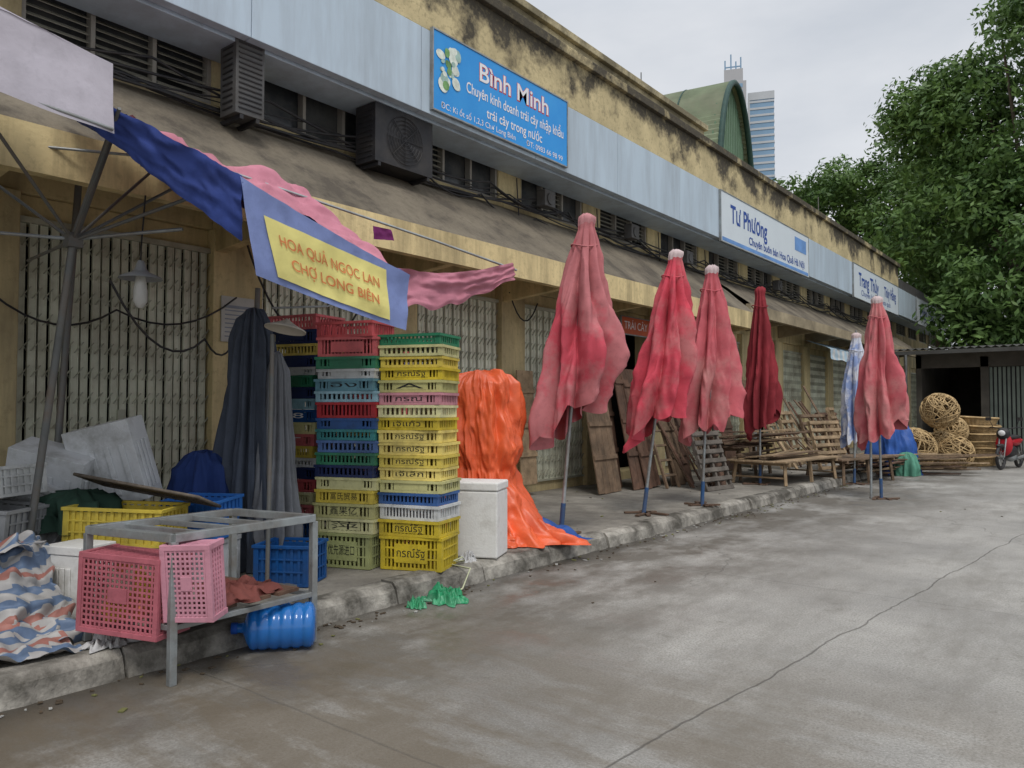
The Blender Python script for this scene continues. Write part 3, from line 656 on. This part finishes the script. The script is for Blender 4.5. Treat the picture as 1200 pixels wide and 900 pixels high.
for i in range(430):
    y_=rn.uniform(0,17)
    if rn.random()<.75: x_=KX+.03+abs(rn.gauss(0,.14)); z=.006
    elif rn.random()<.8: x_=rn.uniform(-6.8,-4.5); z=.152
    else: x_=rn.uniform(-3.8,2); z=.006
    s_=rn.uniform(.006,.028); lit.cbox((x_,y_,z),(s_,s_*rn.uniform(.5,2),.006),rn.choice([0,0,0,0,1,2]),R(rn.uniform(0,180),'Z')@R(rn.uniform(-12,12),'X'))
lit.obj('litter_scraps',[mat('scrap_brown',(.08,.06,.04),.9),mat('scrap_leaf',(.16,.16,.06),.9),mat('scrap_paper',(.36,.36,.34),.9)])

# ---------------- lamps ----------------
e=empty('lamp_on_stand',(-4.87,3.29,.15)); b=M()
b.tube([(-4.87,3.29,.15),(-4.85,3.3,2.0)],.016,8); b.T=TR(-4.78,3.36,2.03)@R(-12,'X'); b.lathe([(0,.15),(.01,.15),(.04,.08),(.07,.03),(.09,.0)],24,1); b.T=Matrix.Identity(4)
b.cbox((-4.87,3.29,.165),(.3,.3,.02)); b.obj('stand',[dsteel,mat('lamp_shade_enamel',(.50,.46,.40),.4)],e)
e=empty('hanging_lamp',(-5.2,2.55,2.2)); b=M()
b.tube([(-5.15,2.5,2.9),(-5.2,2.5,2.55),(-5.2,2.5,2.44)],.006,5); b.T=TR(-5.2,2.5,2.28); b.lathe([(.18,.02),(.12,.04),(.10,.06),(.07,.13),(.055,.14)],24,1); b.lathe([(.08,.03),(-.02,.045),(-.1,.045),(-.14,.02),(-.145,.001)],16,2); b.obj('shade',[blackp,mat('lamp_shade_grey',(.30,.31,.32),.4),mat('bulb_glass',(.5,.5,.48),.2)],e)

# ---------------- near awning ----------------
e=empty('market_awning',(-5.6,1.96,.15)); b=M()
hub=V((-5.33,2.12,2.55)); topp=V((-5.05,2.25,3.3))
b.tube([(-5.65,1.96,.15),hub,topp],.024,10)
for p in ((-4.25,1.0,3.25),(-4.22,1.9,3.08),(-4.15,2.6,2.85),(-6.3,1.6,3.3),(-5.9,2.9,3.3),(-5.1,2.9,3.15),(-6.6,2.3,2.6)): b.tube([hub,p],.011,6)
b.tube([(-4.75,2.55,2.62),(-5.33,2.12,2.56)],.012,6,1); b.tube([(-6.0,1.2,2.6),(-5.33,2.12,2.56)],.012,6,1)
b.tube([(-4.9,2.35,3.02),(-4.2,2.6,2.85),(-4.05,3.85,2.4)],.012,6); b.tube([(-6.2,2.0,3.35),(-5.7,3.2,3.42),(-4.85,5.0,2.98),(-4.5,5.75,2.78)],.011,6,1)
b.tube([(-4.85,4.4,2.62),(-5.1,4.0,2.3),(-5.3,3.6,2.26)],.01,6,1); b.cbox(hub,(.09,.09,.09))
b.tube([(-6.9,2.6,.15),(-6.95,2.8,3.4)],.03,8)
b.tube([(-4.2,-.6,3.13),(-4.2,1.86,2.95)],.01,6,1)
b.obj('frame_poles',[dsteel,steel],e)
b=M()
b.cloth([(-4.2,-.6,3.75),(-4.2,1.85,3.30),(-4.2,1.87,2.93),(-4.2,-.6,3.12)],70,16,0,.018,2,0,2,edge=.02)
b.cloth([(-4.2,-.6,3.75),(-4.2,1.85,3.30),(-5.9,2.0,3.75),(-6.2,-.6,3.9)],30,20,.02,.03,3,0,3)
b.obj('grey_canopy',[whitecl],e)
b=M()
b.cloth([(-4.25,-.6,3.62),(-4.25,1.82,3.2),(-5.9,1.95,3.6),(-6.2,-.6,3.78)],20,12,.02,.03,3,0,4)
b.cloth([(-4.3,1.75,3.14),(-4.16,2.62,2.86),(-5.0,3.1,2.98),(-5.75,2.3,3.5)],30,20,.02,.04,3,0,5)
b.cloth([(-4.28,1.72,3.14),(-4.15,2.6,2.87),(-4.24,2.66,2.48),(-4.4,1.8,3.02)],40,16,.0,.03,3,0,6,crum=.03)
b.cloth([(-4.155,2.6,2.86),(-4.02,3.83,2.42),(-4.7,3.95,2.66),(-5.0,3.05,2.98)],30,20,.02,.04,3,0,7)
b.obj('blue_canopy',[bluecl],e)
b=M(); q0=V((-4.14,2.58,2.86));q1=V((-4.0,3.86,2.42));q2=V((-4.03,3.85,2.02));q3=V((-4.18,2.72,2.28))
b.cloth([q0,q1,q2,q3],60,20,.015,.022,2.5,0,9)
b.obj('valance',[bluepale],e)
def bil(u,v): return q0*(1-u)*(1-v)+q1*u*(1-v)+q2*u*v+q3*(1-u)*v
gn=(q1-q0).cross(q3-q0).normalized()
gs=-1 if gn.x<0 else 1
def wr(u,v,lift):
    w=noise.noise(V((u*5.5+9,v*1.75,9)))+.5*noise.noise(V((u*15+9,v*3.75,14)))
    return bil(u,v)+gn*w*.022+V((0,0,-.06*u*(1-u)*(1-.3*v)))+gn*gs*lift
def bmap(u,v,lift):
    uu=.10+.74*u+.03*v; v0=.28-.16*u; vv=v0+(.92-v0)*v
    return wr(uu,vv,lift)
b=M(); NU,NV=60,24
b.add([bmap(i/NU,j/NV,.009) for j in range(NV+1) for i in range(NU+1)],[(j*(NU+1)+i,j*(NU+1)+i+1,(j+1)*(NU+1)+i+1,(j+1)*(NU+1)+i) for j in range(NV) for i in range(NU)],0,True); b.obj('banner',[yelcl],e)
def cloth_text(body,u0,u1,vc,hv):
    cu=bpy.data.curves.new('tmp','FONT'); cu.body=body; cu.size=1; cu.align_x='CENTER'; cu.align_y='CENTER'; cu.offset=.006
    o=bpy.data.objects.new('tmp',cu); bpy.context.collection.objects.link(o); bpy.context.view_layer.update()
    dg=bpy.context.evaluated_depsgraph_get(); me=bpy.data.meshes.new_from_object(o.evaluated_get(dg))
    xs=[v.co.x for v in me.vertices]; x0,x1=min(xs),max(xs)
    for v in me.vertices:
        u=u0+(v.co.x-x0)/(x1-x0)*(u1-u0); vv=vc-v.co.y*hv; v.co=bmap(u,vv,.016)
    me.materials.clear(); me.materials.append(ink_or)
    o2=bpy.data.objects.new('banner_lettering',me); bpy.context.collection.objects.link(o2); setp(o2,e)
    bpy.data.objects.remove(o); bpy.data.curves.remove(cu)
cloth_text('HOA QUẢ NGỌC LAN',.08,.92,.34,.26)
cloth_text('CHỢ LONG BIÊN',.14,.9,.68,.26)
e=empty('pink_cloth_awning',(-5.2,4,2.9)); b=M()
b.cloth([(-6.1,2.3,3.75),(-5.55,3.95,3.42),(-4.75,4.35,2.68),(-4.95,2.6,3.0)],60,40,.03,.06,3,0,12,crum=.07)
b.cloth([(-6.3,2.9,3.85),(-5.9,4.3,3.4),(-5.2,4.45,2.95),(-5.6,3.0,3.4)],40,30,.03,.06,3,0,13,crum=.08)
b.cloth([(-4.85,4.42,2.66),(-4.47,5.66,2.84),(-4.5,5.72,2.68),(-4.78,4.5,2.28)],60,20,.07,.04,2.5,0,14,edge=.10,crum=.04)
b.obj('pink_fabric',[pinkaw],e)
b=M(); b.cloth([(-5.3,4.65,3.12),(-5.22,4.8,3.1),(-5.2,4.82,3.0),(-5.3,4.66,3.0)],8,6,.0,.02,3,0,15); b.obj('purple_tie',[cloth_m('purple_rag',(.2,.03,.15))],e)

# ---------------- timber ----------------
def panel(x,y,w_,h,lean,yaw,mt,n=4,name='leaning_door_panel',z=.15):
    b=M(); b.T=TR(x,y,z)@R(yaw,'Z')@R(lean,'Y'); pw=w_/n
    for i in range(n): b.box((-.012,-w_/2+i*pw+.004,random.uniform(0,.03)),(.012,-w_/2+(i+1)*pw-.004,h-random.uniform(0,.12)))
    for z_ in (.25,.5,.8): b.box((.0125,-w_/2,h*z_),(.035,w_/2,h*z_+.07))
    return b.obj(name,[mt],bevel=.003)
panel(-6.25,10.35,.75,2.1,-10,4,wood,4); panel(-6.15,11.1,.35,2.2,-12,-4,wood3,2); panel(-6.1,11.5,.6,2.15,-14,6,wood3,3); panel(-5.95,12.1,.4,1.9,-12,-8,wood,2); panel(-6.1,12.6,.8,1.9,-12,3,wood3,3); panel(-5.85,12.4,.3,1.5,-22,10,wood3,2); panel(-6.5,10.9,.5,2.4,-8,2,wood3,3)
panel(-7.0,9.25,.4,1.75,-3,0,wood2,1,'plywood_sheet',.3)
panel(-6.6,14.9,.6,2.0,-8,4,wood,3); panel(-6.5,15.8,.5,1.8,-10,-4,wood3,2); panel(-6.5,17.2,.8,2.0,-8,2,wood,3)
def ladder(x,y,w_,h,lean,yaw,mt,z=.15):
    b=M(); b.T=TR(x,y,z)@R(yaw,'Z')@R(lean,'Y')
    for s_ in (-1,1): b.box((-.02,s_*w_/2-.02,0),(.02,s_*w_/2+.02,h))
    k=.2
    while k<h-.1: b.box((-.015,-w_/2+.02,k),(.015,w_/2-.02,k+.035)); k+=.26
    b.obj('wooden_ladder',[mt])
ladder(-5.85,11.7,.36,1.9,-20,-6,wood); ladder(-5.9,13.4,.4,1.9,-16,8,wood); ladder(-5.8,17.0,.45,1.9,-18,0,wood2)
def pallet(x,y,z,yaw,lean,w_,h,mt,name='wooden_pallet',n=7):
    b=M(); b.T=TR(x,y,z)@R(yaw,'Z')@R(lean,'Y')
    for i in range(n): z_=i*(h-.08)/(n-1); b.box((-.01,-w_/2+random.uniform(-.02,.02),z_),(.01,w_/2+random.uniform(-.02,.02),z_+.07))
    for y_ in (-w_/2+.03,0,w_/2-.03): b.box((-.07,y_-.025,0),(-.0105,y_+.025,h))
    for i in range(n): z_=i*(h-.08)/(n-1); b.box((-.091,-w_/2,z_),(-.0705,w_/2,z_+.06))
    b.obj(name,[mt],bevel=.003)
pallet(-5.1,11.9,.15,-8,-18,.8,1.15,mat('grey_wood',(.13,.115,.10),.9,.3,5,fine=.4),n=8)
pallet(-5.3,12.4,.15,12,-14,.7,1.1,wood3)
pallet(-5.9,18.2,.15,5,-14,1.1,1.3,wood2); pallet(-5.6,19.4,.15,-12,-18,1.2,1.25,wood); pallet(-5.5,20.6,.15,10,-14,1.1,1.4,wood2); pallet(-6.6,18.6,.7,8,-6,1.2,1.6,mat('green_grey_frame',(.2,.22,.18),.8))
pallet(-5.9,21.8,.15,-10,-20,1.1,1.3,wood3); pallet(-5.2,22.2,.15,6,-14,1.0,1.2,wood2); pallet(-4.9,17.6,.15,-20,-16,1.0,1.1,wood2)
def lowtable(x,y,z,yaw,L,Wd,h,mt,name='low_wooden_table',n=6):
    b=M(); b.T=TR(x,y,z)@R(yaw,'Z'); pw=Wd/n
    for i in range(n): s_=random.uniform(-.08,.08); b.box((-Wd/2+i*pw+.005,-L/2+s_,h-.03),(-Wd/2+(i+1)*pw-.005,L/2+s_,h+random.uniform(-.006,.004)))
    for sx in (-1,1):
        for sy in (-1,0,1): b.beam((sx*(Wd/2-.06),sy*(L/2-.15),0),(sx*(Wd/2-.1),sy*(L/2-.2),h-.04),.05,.05)
    for sy in (-1,1): b.beam((-Wd/2,sy*(L/2-.2),h-.06),(Wd/2,sy*(L/2-.2),h-.06),.05,.05); b.beam((-Wd/2+.08,sy*(L/2-.18),h*.3),(Wd/2-.08,sy*(L/2-.18),h*.3),.03,.03)
    b.obj(name,[mt],bevel=.003)
lowtable(-4.85,14.2,.15,-6,2.4,1.1,.42,wood2); lowtable(-4.3,16.4,0,-14,2.2,.9,.5,wood); lowtable(-5.9,14.6,.15,4,2.2,.8,.62,wood)
b=M(); rn=random.Random(9)
for i in range(22):
    x_=-5.5+rn.uniform(-.5,.5); y_=14.6+rn.uniform(-.4,.6); b.beam((x_,y_-1.1,.78+i*.012),(x_+rn.uniform(-.3,.3),y_+1.1,.78+i*.012),.1,.022,rn.choice([0,1,2]))
for i in range(26):
    x_=-4.4+rn.uniform(-.5,.6); y_=18.2+rn.uniform(-.6,.8); b.beam((x_,y_-1.0,.03+i*.016),(x_+rn.uniform(-.5,.5),y_+1.0,.03+i*.018),.1,.022,rn.choice([0,1,2]))
for i in range(26):
    x_=-3.6+rn.uniform(-.6,.6); y_=19.2+rn.uniform(-.9,1.0); b.beam((x_-.8,y_-.6,.03+i*.016),(x_+rn.uniform(.3,.9),y_+.6,.03+i*.018),.1,.022,rn.choice([0,1,2]))
for i in range(9):
    y_=11.9+i*.16+rn.uniform(-.05,.05); b.beam((-5.6+rn.uniform(-.1,.1),y_,.15),(-6.5,y_+rn.uniform(-.3,.3),1.6+rn.uniform(0,.7)),.07,.02,rn.choice([0,2]))
for i in range(14):
    y_=16.8+i*.3+rn.uniform(-.05,.05); b.beam((-5.5+rn.uniform(-.2,.2),y_,.15),(-6.6,y_+rn.uniform(-.4,.4),1.3+rn.uniform(0,.8)),.08,.02,rn.choice([0,1,2]))
for i in range(12):
    x_=-5.0+rn.uniform(-.4,.4); b.beam((x_,13.1,.59+i*.006),(x_+rn.uniform(-.3,.3),15.2,.59+i*.008),.09,.02,rn.choice([0,1]))
b.obj('timber_planks',[wood,wood2,wood3])
for y_ in (16.1,24,31):
    b=M(); b.tube([(-6.15,y_,.15),(-6.15,y_,3.5)],.05,10); b.cbox((-6.15,y_,.165),(.22,.22,.02)); b.obj('steel_post',[steel])
# ---------------- baskets ----------------
def ball(x,y,z,r,seed,name='bamboo_basket_ball'):
    b=M(); rn=random.Random(seed)
    for i in range(46):
        ax=V((rn.gauss(0,1),rn.gauss(0,1),rn.gauss(0,1))).normalized(); o=rn.uniform(-.8,.8); u_=ax.orthogonal().normalized(); w_=ax.cross(u_); rr=math.sqrt(1-o*o)*r*rn.uniform(.96,1.03)
        b.tube([V((x,y,z))+ax*o*r+(u_*math.cos(a)*rr+w_*math.sin(a)*rr) for a in np.linspace(0,2*math.pi,22,endpoint=False)],.013,4,closed=True)
    b.obj(name,[bamboo])
ball(-3.95,20.6,.5,.5,1); ball(-3.5,21.5,.45,.45,2); ball(-3.45,21.05,1.42,.42,3); ball(-3.15,21.2,.40,.40,6); ball(-3.4,22.3,.9,.38,8)
def bstack(x,y,n_,r,mt,tilt=0):
    b=M(); rn=random.Random(int(x*100))
    for k_ in range(n_):
        z0=k_*.2; b.T=TR(x+rn.uniform(-.04,.04),y+rn.uniform(-.04,.04),z0+.02)@R(rn.uniform(-5,5)+tilt,'X')@R(rn.uniform(-5,5),'Y')
        for q in range(10):
            rr=r*(.80+.20*q/9)+.008*(q%2); b.tube([(math.cos(a)*rr,math.sin(a)*rr,.0+q*.024) for a in np.linspace(0,2*math.pi,20,endpoint=False)],.011 if q<9 else .028,4,closed=True)
        for a in np.linspace(0,2*math.pi,26,endpoint=False): b.beam((math.cos(a)*r*.80,math.sin(a)*r*.80,0),(math.cos(a)*r,math.sin(a)*r,.22),.035,.012)
    b.add([(math.cos(a)*r*.78,math.sin(a)*r*.78,.03) for a in np.linspace(0,2*math.pi,20,endpoint=False)],[tuple(range(20))])
    b.T=Matrix.Identity(4); b.obj('bamboo_basket_stack',[mt])
bd=mat('bamboo_dark',(.28,.18,.09),.8,.3,8)
bstack(-2.85,22.9,6,.42,bamboo); bstack(-3.45,23.2,5,.4,bd); bstack(-3.2,24.2,6,.42,bd); bstack(-4.2,22.4,4,.42,bamboo)
drape('green_sack',-3.7,18.6,.0,[(.5,.08,.08),(.4,.17,.15),(.2,.22,.2),(0,.2,.2)],cloth_m('sack_green',(.1,.28,.2)),41,crum=.3)
# ---------------- motorcycle ----------------
e=empty('motorcycle',(-2.02,22.3,0)); b=M(); b.T=TR(-2.16,22.4,0)@R(-12,'Z')
def wheel(y_):
    b.tube([(0,y_+math.cos(a)*.26,.3+math.sin(a)*.26) for a in np.linspace(0,2*math.pi,26,endpoint=False)],.04,8,0,closed=True)
    for a in np.linspace(0,2*math.pi,10,endpoint=False): b.beam((0,y_,.3),(0,y_+math.cos(a)*.24,.3+math.sin(a)*.24),.01,.01,2)
    b.tube([(-.06,y_,.3),(.06,y_,.3)],.05,10,2)
wheel(-.62);wheel(.6)
for s_ in (-1,1):
    b.tube([(s_*.07,-.62,.3),(s_*.07,-.42,.85)],.018,6,2); b.tube([(s_*.05,-.38,.98),(s_*.3,-.3,1.02),(s_*.36,-.22,1.0)],.014,6,0); b.tube([(s_*.25,-.33,1.02),(s_*.32,-.36,1.2)],.007,5,0); b.cbox((s_*.34,-.36,1.22),(.12,.02,.08),0)
    b.tube([(s_*.07,.6,.3),(s_*.09,.45,.68)],.02,6,2)
def blob(c,r,mi):
    o=b.T; b.T=o@TR(*c)@Matrix.Diagonal((*r,1)); b.lathe([(math.cos(q),max(.001,math.sin(q))) for q in np.linspace(0,math.pi,12)],16,mi); b.T=o
blob((0,-.42,.86),(.15,.12,.15),0); blob((0,-.38,.6),(.19,.1,.28),1); blob((0,.0,.42),(.14,.34,.16),0); blob((0,.3,.66),(.13,.36,.12),1); blob((0,.2,.77),(.13,.42,.06),0); blob((0,.66,.68),(.08,.07,.05),1); blob((0,.05,.3),(.12,.2,.13),2); blob((0,-.53,.88),(.08,.04,.07),3); blob((0,-.62,.58),(.07,.2,.05),0)
b.tube([(.12,.1,.25),(.14,.75,.32)],.04,8,2)
b.obj('body',[blackp,mat('motorcycle_red_paint',(.4,.02,.03),.25,.05,bump=0),steel,mat('headlamp_glass',(.7,.7,.7),.1,bump=0)],e)

# ---------------- low shed at the far side ----------------
e=empty('market_shed',(5,30,0)); b=M(); FY=26.
b.box((-3.2,FY+.1,0),(-3.0,FY+.35,3.0)); b.box((-4.9,FY+.1,0),(-4.75,FY+.35,3.1)); b.box((-4.9,FY+.1,2.7),(25,FY+.3,3.2)); b.box((-4.9,FY+6,0),(25,FY+6.2,3.2)); b.box((-3.0,FY+.36,0),(25,FY+.5,2.7))
b.box((-4.9,FY+.36,0),(-4.8,FY+6,3.2))
for x_ in np.arange(-.8,24,2.3): b.box((x_,FY+.05,0),(x_+.25,FY+.34,2.69))
b.obj('walls',[mat('shed_wall_dark',(.10,.09,.075),.9,.25,2,(.05,.045,.04),.6)],e)
b=M(); x_=-2.99
while x_<24: b.box((x_,FY+.24,.05),(x_+.07,FY+.27,2.69)); b.box((x_+.07,FY+.26,.05),(x_+.11,FY+.275,2.69),1); x_+=.11
b.obj('shutters',[mat('shed_shutter',(.17,.20,.17),.6,.15,3),dark],e)
b=M(); x_=-5.4
while x_<25:
    b.add([(x_,FY-1.,3.18),(x_+.1,FY-1.,3.24),(x_+.2,FY-1.,3.18),(x_,FY+7,3.75),(x_+.1,FY+7,3.81),(x_+.2,FY+7,3.75)],[(0,1,4,3),(1,2,5,4)]); x_+=.2
b.box((-5.4,FY-1.02,3.06),(25,FY-.98,3.17)); b.obj('roof',[mat('shed_roof_sheet',(.07,.07,.065),.7,.25,2,(.04,.035,.03),.6)],e)
b=M()
for x_ in (-5.2,.5,4): b.tube([(x_,FY-.9,0),(x_,FY-.9,3.1)],.05,8)
b.obj('posts',[dsteel],e)

# ---------------- green vaulted hall ----------------
e=empty('green_vaulted_hall',(-16,40,0)); b=M()
b.T=TR(-16.5,40.1,0)@R(9,'Z'); hw=4.1; zs=11.; HL=12.5; hh=8.2
corr=150
pts=[]
for i in range(corr+1):
    a=math.pi*i/corr; k=1.0+ (.014 if i%2 else 0)
    pts.append((-math.cos(a)*hw*k,zs+math.sin(a)*hh*k))
vs=[];fs=[]
for (yy_,zz_) in pts: vs+= [(.35,yy_,zz_),(-HL,yy_,zz_)]
for i in range(corr): fs.append((2*i,2*i+1,2*i+3,2*i+2))
b.add(vs,fs,0)
for xx in (-2.2,-4.8,-7.4,-10): b.tube([(xx,y_*1.012,zs+(z_-zs)*1.012) for y_,z_ in pts[::2]],.05,4,1)
rim=[(y_*1.0,z_) for y_,z_ in pts[::2]]
b.tube([(.38,y_,z_) for y_,z_ in rim],.16,6,1)
y_=-hw+.05; ii=0
while y_<hw-.05:
    yc=y_+.1; h_=zs+hh*math.sqrt(max(0,1-(yc/hw)**2))-.05; o_=.07 if ii%2 else 0; b.box((-.02-o_,y_,0),(.05-o_,y_+.19,h_),2); y_+=.2; ii+=1
b.box((-HL,-hw,0),(-.1,-hw+.2,zs),2); b.box((-HL,hw-.2,0),(-.1,hw,zs),2)
b.obj('hall_shell',[mat('green_roof_sheet',(.18,.22,.14),.6,.25,1,(.25,.24,.18),.6,.6,0),mat('vault_rim',(.03,.07,.06),.6),mat('gable_green',(.14,.23,.15),.6,.12,1,bump=0)],e)

# ---------------- towers ----------------
gl=mat('tower_glass',(.20,.32,.45),.35,.15,.05,bump=0); tc=mat('tower_concrete',(.46,.48,.50),.8,.05,.1,bump=0)
e=empty('glass_tower',(-146,395,0)); b=M(); b.T=TR(-146,396,0)@R(22,'Z')
b.box((-6.3,-6,0),(6.3,6,163),0)
for z in np.arange(3,163,3.6): b.box((-6.5,-6.25,z),(6.5,6.25,z+1.1),1)
b.box((-6.6,-6.3,163),(6.6,6.3,167),1); b.box((-6.7,-6.4,0),(-5.6,-6.2,166),1); b.obj('tower_body',[gl,tc],e)
e=empty('concrete_tower',(-157,386,0)); b=M(); b.T=TR(-157,386,0)@R(22,'Z')
b.box((-6.6,-6,0),(6.6,6,172),0)
for z in np.arange(3,170,3.6):
    for x_ in (-5.4,-1.6,2.2): b.box((x_,-6.15,z),(x_+2.6,-6.0,z+2.0),1)
b.box((-4.5,-5,172),(5,5,179),0)
for x_,h_ in ((-4,186),(-1.,189),(1.5,185),(4,187)): b.box((x_-.35,-.3,179),(x_+.35,.3,h_),1)
b.box((-4.3,-.2,182),(4.3,.2,182.6),1)
b.obj('tower_body',[mat('tower_beige',(.40,.40,.41),.8,.05,.1,bump=0),gl],e)
for y_,h_ in ((13.5,.5),(25.,.5)):
    b=M(); b.tube([(-7.4,y_,7.6 if y_<15 else 7.1),(-7.4,y_,7.7+h_)],.012,5); b.obj('roof_antenna',[dsteel])

# ---------------- trees ----------------
def leafmat():
    m,t,b=newmat('foliage'); pos=t.new('ShaderNodeNewGeometry').outputs['Position']
    c=t.mix(t.mapr(t.noise(pos,.9,3),.35,.65),(.035,.085,.022),(.12,.205,.05)); c=t.mix(t.mapr(t.noise(pos,7,2),.4,.65,0,.6),c,(.15,.25,.07))
    t.inp(b.inputs['Base Color'],c); b.inputs['Roughness'].default_value=.5; b.inputs['Specular IOR Level'].default_value=.3
    tr=t.new('ShaderNodeBsdfTranslucent'); t.inp(tr.inputs[0],c); ms=t.new('ShaderNodeMixShader'); ms.inputs[0].default_value=.25
    out=m.node_tree.nodes['Material Output']; t.l.new(b.outputs[0],ms.inputs[1]); t.l.new(tr.outputs[0],ms.inputs[2]); t.l.new(ms.outputs[0],out.inputs[0])
    return m
LM=leafmat(); bark=mat('bark',(.10,.08,.06),.9,.3,4)
def tree(x,y,trunk_h,crowns,ncl,per,size,seed,name='leafy_tree'):
    rs=np.random.RandomState(seed); cl=[]
    for (c,r,wt) in crowns:
        for i in range(int(ncl*wt)):
            d=rs.normal(size=3); d/=np.linalg.norm(d); q=rs.uniform(.45,1.0)**.6
            p=np.array(c)+d*np.array(r)*q; cl.append((p,rs.uniform(.5,1.2)))
    allv=[]
    for p,r in cl:
        k=int(per*r*r); d=rs.normal(size=(k,3)); d/=np.linalg.norm(d,axis=1)[:,None]
        q=p+d*(r*rs.uniform(.45,1.12,size=(k,1)))*np.array([1.1,1.1,.75])
        nrm=d+rs.normal(size=(k,3))*.55+np.array([0,0,.45]); nrm/=np.linalg.norm(nrm,axis=1)[:,None]
        rv=rs.normal(size=(k,3)); a=np.cross(nrm,rv); a/=np.linalg.norm(a,axis=1)[:,None]; b_=np.cross(nrm,a)
        s=size*rs.uniform(.6,1.3,size=(k,1))
        allv.append(np.stack([q-a*s,q-b_*s*.42,q+a*s,q+b_*s*.42],axis=1).reshape(-1,3))
    v=np.concatenate(allv); nq=len(v)//4
    me=bpy.data.meshes.new('leaves'); me.vertices.add(len(v)); me.vertices.foreach_set('co',v.ravel()); me.loops.add(nq*4); me.loops.foreach_set('vertex_index',np.arange(nq*4)); me.polygons.add(nq); me.polygons.foreach_set('loop_start',np.arange(nq)*4); me.materials.append(LM); me.update(calc_edges=True); me.validate()
    e=empty(name,(x,y,0)); o=bpy.data.objects.new('leaves',me); bpy.context.collection.objects.link(o); setp(o,e)
    b=M(); top=V((x,y,trunk_h)); b.tube([(x,y,0),(x+.1,y,trunk_h*.5),top],.42,10,r1=.28)
    for i in range(0,len(cl),max(1,len(cl)//26)):
        p=V(cl[i][0]); mid=top.lerp(p,.5)+V((0,0,.6)); b.tube([top-V((0,0,.5)),mid,p],.14,6,r1=.03)
    b.obj('trunk',[bark],e)
    return e
tree(-2.6,38,5.5,[((-2.2,38.,13.6),(4.4,4.2,5.2),.32),((-1.,37,8.),(4.6,4.5,4.6),.22),((-5.4,37.8,9.6),(2.8,3.0,3.2),.14),((1.4,38,17.2),(4.4,3.6,4.0),.20),((-3.2,34.5,5.6),(2.6,2.2,2.6),.14),((-5.9,39.3,14.6),(2.6,2.4,2.8),.14)],410,190,.16,3)
tree(-12.6,48,7,[((-13,48,12.8),(3.4,3.2,3.4),.42),((-10,49,13.2),(3,3,3.6),.3),((-16.4,47.5,12.6),(2.6,2.4,2.8),.3)],170,190,.17,4)
tree(-7.6,46,7,[((-7.6,46,11.2),(3.4,3.2,4.),.6),((-5.4,45,8.2),(3,3,3.4),.4)],140,190,.17,5)
tree(6,46,6,[((6,46,11),(6,6,6),1)],130,150,.22,6)
print('done')
